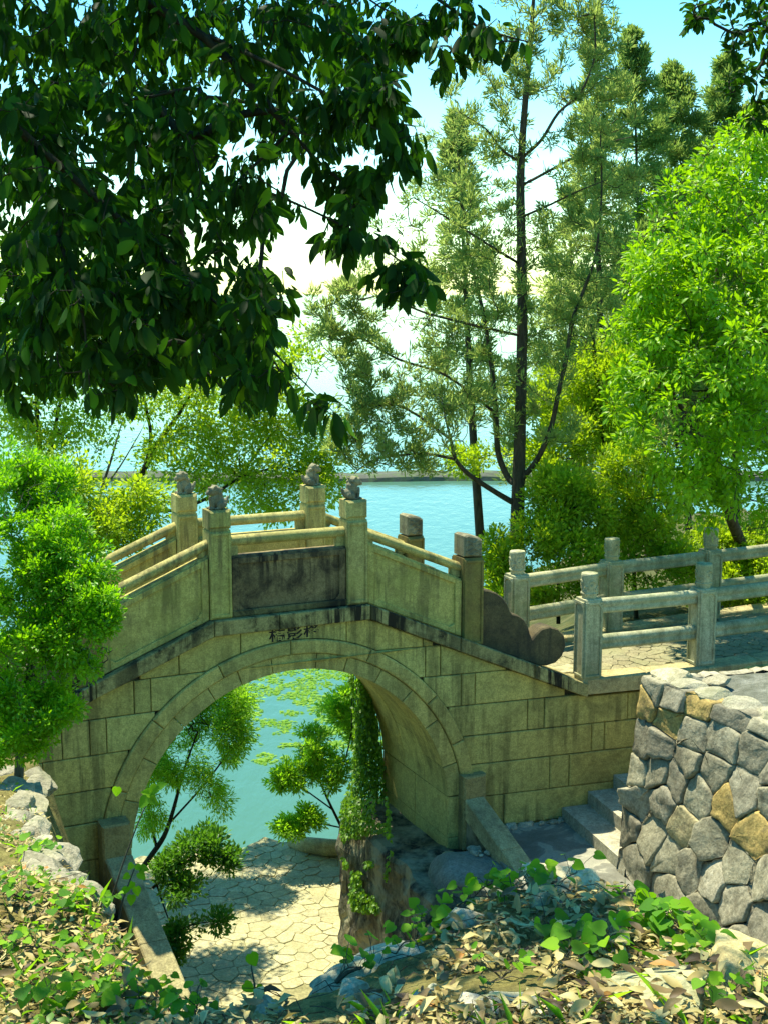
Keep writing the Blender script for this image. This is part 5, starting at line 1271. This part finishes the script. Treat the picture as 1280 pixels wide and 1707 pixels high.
# floating weed on the lake
n = 9000
py = rng.uniform(1105, 1290, n); px = rng.uniform(380, 680, n)
k = vnoise(np.stack([px / 30, py / 9, np.zeros(n)], 1)) + vnoise(np.stack([px / 9, py / 4, np.zeros(n)], 1)) * .6 > np.interp(py, [1105, 1180, 1250, 1290], [-.5, -.2, .5, 1.2]); px, py = px[k], py[k]; n = len(px)
P = np.array([atz(a, b, .012) for a, b in zip(px, py)]); a = rng.uniform(0, 6.28, n)
tag(leaf_cloud('floating_weed', P, np.stack([np.cos(a), np.sin(a), np.zeros(n)], 1), np.tile([0, 0, 1.], (n, 1)), rng.uniform(.05, .13, n), .8, TS, M['leaf_willow']), 'specks of pale green weed floating on the water near the shore', 'water weed', kind='stuff')
# driftwood log at the edge of the terrace
q = [atz(488, 1404, .34), atz(515, 1409, .40), atz(545, 1413, .42), atz(600, 1416, .45)]
tag(obj('driftwood_log', *tube(q, [.10, .12, .13, .12], 9), M['coping'], smooth=True), 'pale fallen log lying on the far edge of the paving', 'log')

# ---------------------------------------------------------------- the dark tree whose boughs hang into the view
S = Skeleton()
base = np.array([-2.6, 1.4, CAMZ - 1.7])
S.limb([base, base + [.1, .1, 1.2], base + [.25, .35, 2.6], base + [.5, .8, 4.2]], [.16, .14, .12, .07], -1, 5)
def bough(pts, r): a = np.array(pts); S.limb(a, np.array(r) * .38, S.near(a[0]), 5)
top = base + np.array([.3, .5, 3.2])
bough([top, at(-120, -150, 3.6), at(120, -60, 3.8), at(350, 60, 3.9), at(520, 260, 3.9), at(600, 330, 3.85)], [.06, .045, .035, .025, .015, .008])
bough([top, at(-150, 60, 3.4), at(60, 240, 3.5), at(240, 400, 3.5), at(400, 520, 3.5), at(490, 650, 3.5)], [.05, .04, .03, .02, .012, .005])
bough([top, at(0, -250, 3.8), at(350, -160, 4.0), at(650, -60, 4.0), at(800, 50, 3.9), at(880, 70, 3.85)], [.05, .04, .03, .02, .012, .006])
bough([at(60, 240, 3.5), at(100, 400, 3.3), at(140, 520, 3.2), at(150, 640, 3.2)], [.022, .016, .01, .005])
bough([at(350, 60, 3.9), at(480, 120, 3.7), at(620, 200, 3.6), at(690, 210, 3.55)], [.02, .015, .01, .005])
bough([at(240, 400, 3.5), at(330, 480, 3.3), at(430, 560, 3.2), at(560, 690, 3.15)], [.015, .011, .007, .003])
bough([at(400, 300, 3.9), at(520, 350, 3.7), at(620, 400, 3.6), at(700, 460, 3.55)], [.012, .009, .006, .003])
bough([top, base + [1.2, 2.2, 4.0], base + [2.4, 3.4, 4.1], base + [3.6, 4.4, 4.0]], [.06, .045, .03, .012])
bough([top, base + [.9, .6, 4.6], base + [2.4, 1.0, 4.9], base + [4.0, 1.2, 4.8]], [.06, .045, .03, .012])
bl = [(60, 40, 3.9, .28, .4, .16, 30), (200, 60, 4.0, .25, .4, .18, 30), (340, 60, 4.0, .25, .4, .18, 28), (480, 60, 4.0, .22, .35, .16, 24), (600, 60, 3.9, .18, .3, .14, 18), (700, 80, 3.8, .14, .25, .12, 14), (800, 60, 3.8, .10, .2, .08, 9),
      (60, 200, 3.7, .28, .4, .18, 30), (200, 220, 3.7, .25, .4, .18, 28), (340, 220, 3.7, .22, .4, .16, 22), (480, 190, 3.8, .18, .3, .12, 16), (600, 200, 3.6, .14, .25, .12, 14), (670, 260, 3.5, .10, .2, .10, 9),
      (50, 350, 3.5, .25, .35, .16, 28), (180, 380, 3.5, .22, .35, .16, 26), (300, 370, 3.6, .18, .3, .14, 18), (420, 350, 3.7, .14, .25, .10, 9), (560, 370, 3.6, .14, .2, .08, 11), (650, 410, 3.5, .10, .15, .09, 10), (680, 480, 3.45, .05, .1, .05, 4),
      (60, 480, 3.3, .22, .3, .13, 22), (180, 500, 3.3, .2, .3, .14, 24), (300, 500, 3.3, .16, .25, .13, 18), (400, 520, 3.3, .14, .2, .12, 16), (440, 470, 3.4, .08, .12, .06, 6), (330, 590, 3.2, .12, .18, .09, 9), (430, 640, 3.15, .08, .12, .07, 7), (180, 610, 3.2, .10, .15, .08, 8), (70, 590, 3.25, .12, .15, .08, 7), (520, 680, 3.1, .06, .08, .04, 3), (640, 140, 3.6, .14, .2, .1, 10), (560, 300, 3.85, .11, .12, .07, 9), (590, 335, 3.85, .05, .06, .04, 5), (745, 15, 3.95, .10, .12, .05, 8)]
near_t = blob_tips([b[:6] + (max(2, int(b[6] * 1.0)),) for b in bl], .2)
rear = [(px, py, dep + 1.9, rx * 1.5, .5, rz * 1.5, int(n_ * 2.2)) for px, py, dep, rx, ry, rz, n_ in bl if px < 640 and (px < 460 or py < 250)] + [(90, 560, 5.2, .35, .5, .22, 40), (250, 560, 5.2, .35, .5, .20, 36), (40, 640, 5.2, .2, .3, .14, 16), (180, 640, 5.2, .2, .3, .12, 12), (350, 560, 5.2, .2, .3, .16, 16)]
far_t = blob_tips(rear, .2)
over = np.stack([rng.uniform(-3.4, .0, 250), rng.uniform(3.1, 4.1, 250), CAMZ + rng.uniform(1.5, 2.5, 250)], 1)  # unseen canopy tips added overhead to shade the bank and boughs
k = (over[:, 2] - CAMZ) > .26 * over[:, 1] + .3
pool = np.vstack([near_t, far_t]); pool = pool[rng.random(len(pool)) < .62]         # unseen upper crown tips, added up-sun to shade the boughs
lift_ = np.clip((.27 * (pool[:, 1] + .5) - (pool[:, 2] - CAMZ)), .35, 9) / .80 + rng.uniform(0, .5, len(pool))
upper = pool + lift_[:, None] * np.array(SUN_DIR)[None]; kk = (upper[:, 2] - CAMZ) > .235 * upper[:, 1] + .05
tips = np.vstack([near_t, far_t, over[k], upper[kk]])
paths = S.tie(tips, -.03, .2, .07, .2)
P, D = spread_leaves(S, paths, 12, .035, .85, -.1, .55)
D = unit(D + np.array([0, 0, -.85])); n = len(P)
N = unit(rng.normal(0, .6, (n, 3)) + np.array([-.2, .1, .45]))
L = .026 + .054 * rng.random(n) ** 1.2; W = rng.uniform(.34, .46, n)
d = P - EYE; dep = d @ _F; sx = 640 + FOCAL * (d @ _R) / dep; sy = 853.5 - FOCAL * (d @ _U) / dep
seen = (sx > 0) & (sx < 1280) & (sy > 0) & (sy < 900)
order = np.argsort(-(L / dep) * seen * (1 + .5 * (sy > 420)) * (1 + .6 * (sx > 560)))
big, rest = order[:300], order[300:]
ft = thing('overhanging_tree', 'dark glossy leaved tree whose drooping boughs hang in front of the lake', 'tree', base)
V, F = S.mesh(.0012, .40); obj('trunk', V - base, F, M['bark_dark'], ft, smooth=True)
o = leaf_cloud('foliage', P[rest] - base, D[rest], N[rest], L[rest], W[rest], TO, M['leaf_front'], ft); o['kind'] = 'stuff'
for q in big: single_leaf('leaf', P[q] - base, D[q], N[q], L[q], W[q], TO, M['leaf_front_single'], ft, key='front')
# a second bough entering at the upper right
S = Skeleton(); b2 = np.array([2.9, 3.2, CAMZ - 1.9])
S.limb([b2, b2 + [0, .1, 1.3], b2 + [-.1, .3, 2.4], b2 + [-.3, .6, 3.2]], [.09, .08, .06, .03], -1, 5)
bough([b2 + [-.2, .45, 2.8], at(1420, -80, 4.3), at(1300, 20, 4.2), at(1230, 60, 4.1), at(1190, 40, 4.1)], [.03, .02, .012, .007, .003])
bough([at(1300, 20, 4.2), at(1270, 110, 4.2), at(1230, 150, 4.2), at(1205, 160, 4.2)], [.008, .006, .004, .002])
tips = blob_tips([(1190, 20, 4.1, .10, .15, .06, 12), (1250, 40, 4.1, .10, .15, .08, 14), (1240, 110, 4.2, .08, .15, .07, 14), (1290, 130, 4.2, .08, .15, .12, 14), (1260, 190, 4.2, .05, .1, .06, 8), (1150, 15, 4.1, .05, .1, .04, 6), (1330, 30, 4.2, .15, .2, .15, 18)], .2)
paths = S.tie(tips, -.03, .2, .07, .2); P, D = spread_leaves(S, paths, 9, .02, .75, .0, .3); n = len(P)
t2 = thing('overhanging_sapling', 'small leaved twig tree whose spray enters beside the open sky', 'tree', b2)
V, F = S.mesh(.0016, .46); obj('trunk', V - b2, F, M['bark_dark'], t2, smooth=True)
leaf_cloud('foliage', P - b2, D, normals(D, .6, .7), rng.uniform(.022, .044, n), .45, TO, M['leaf_front'], t2)
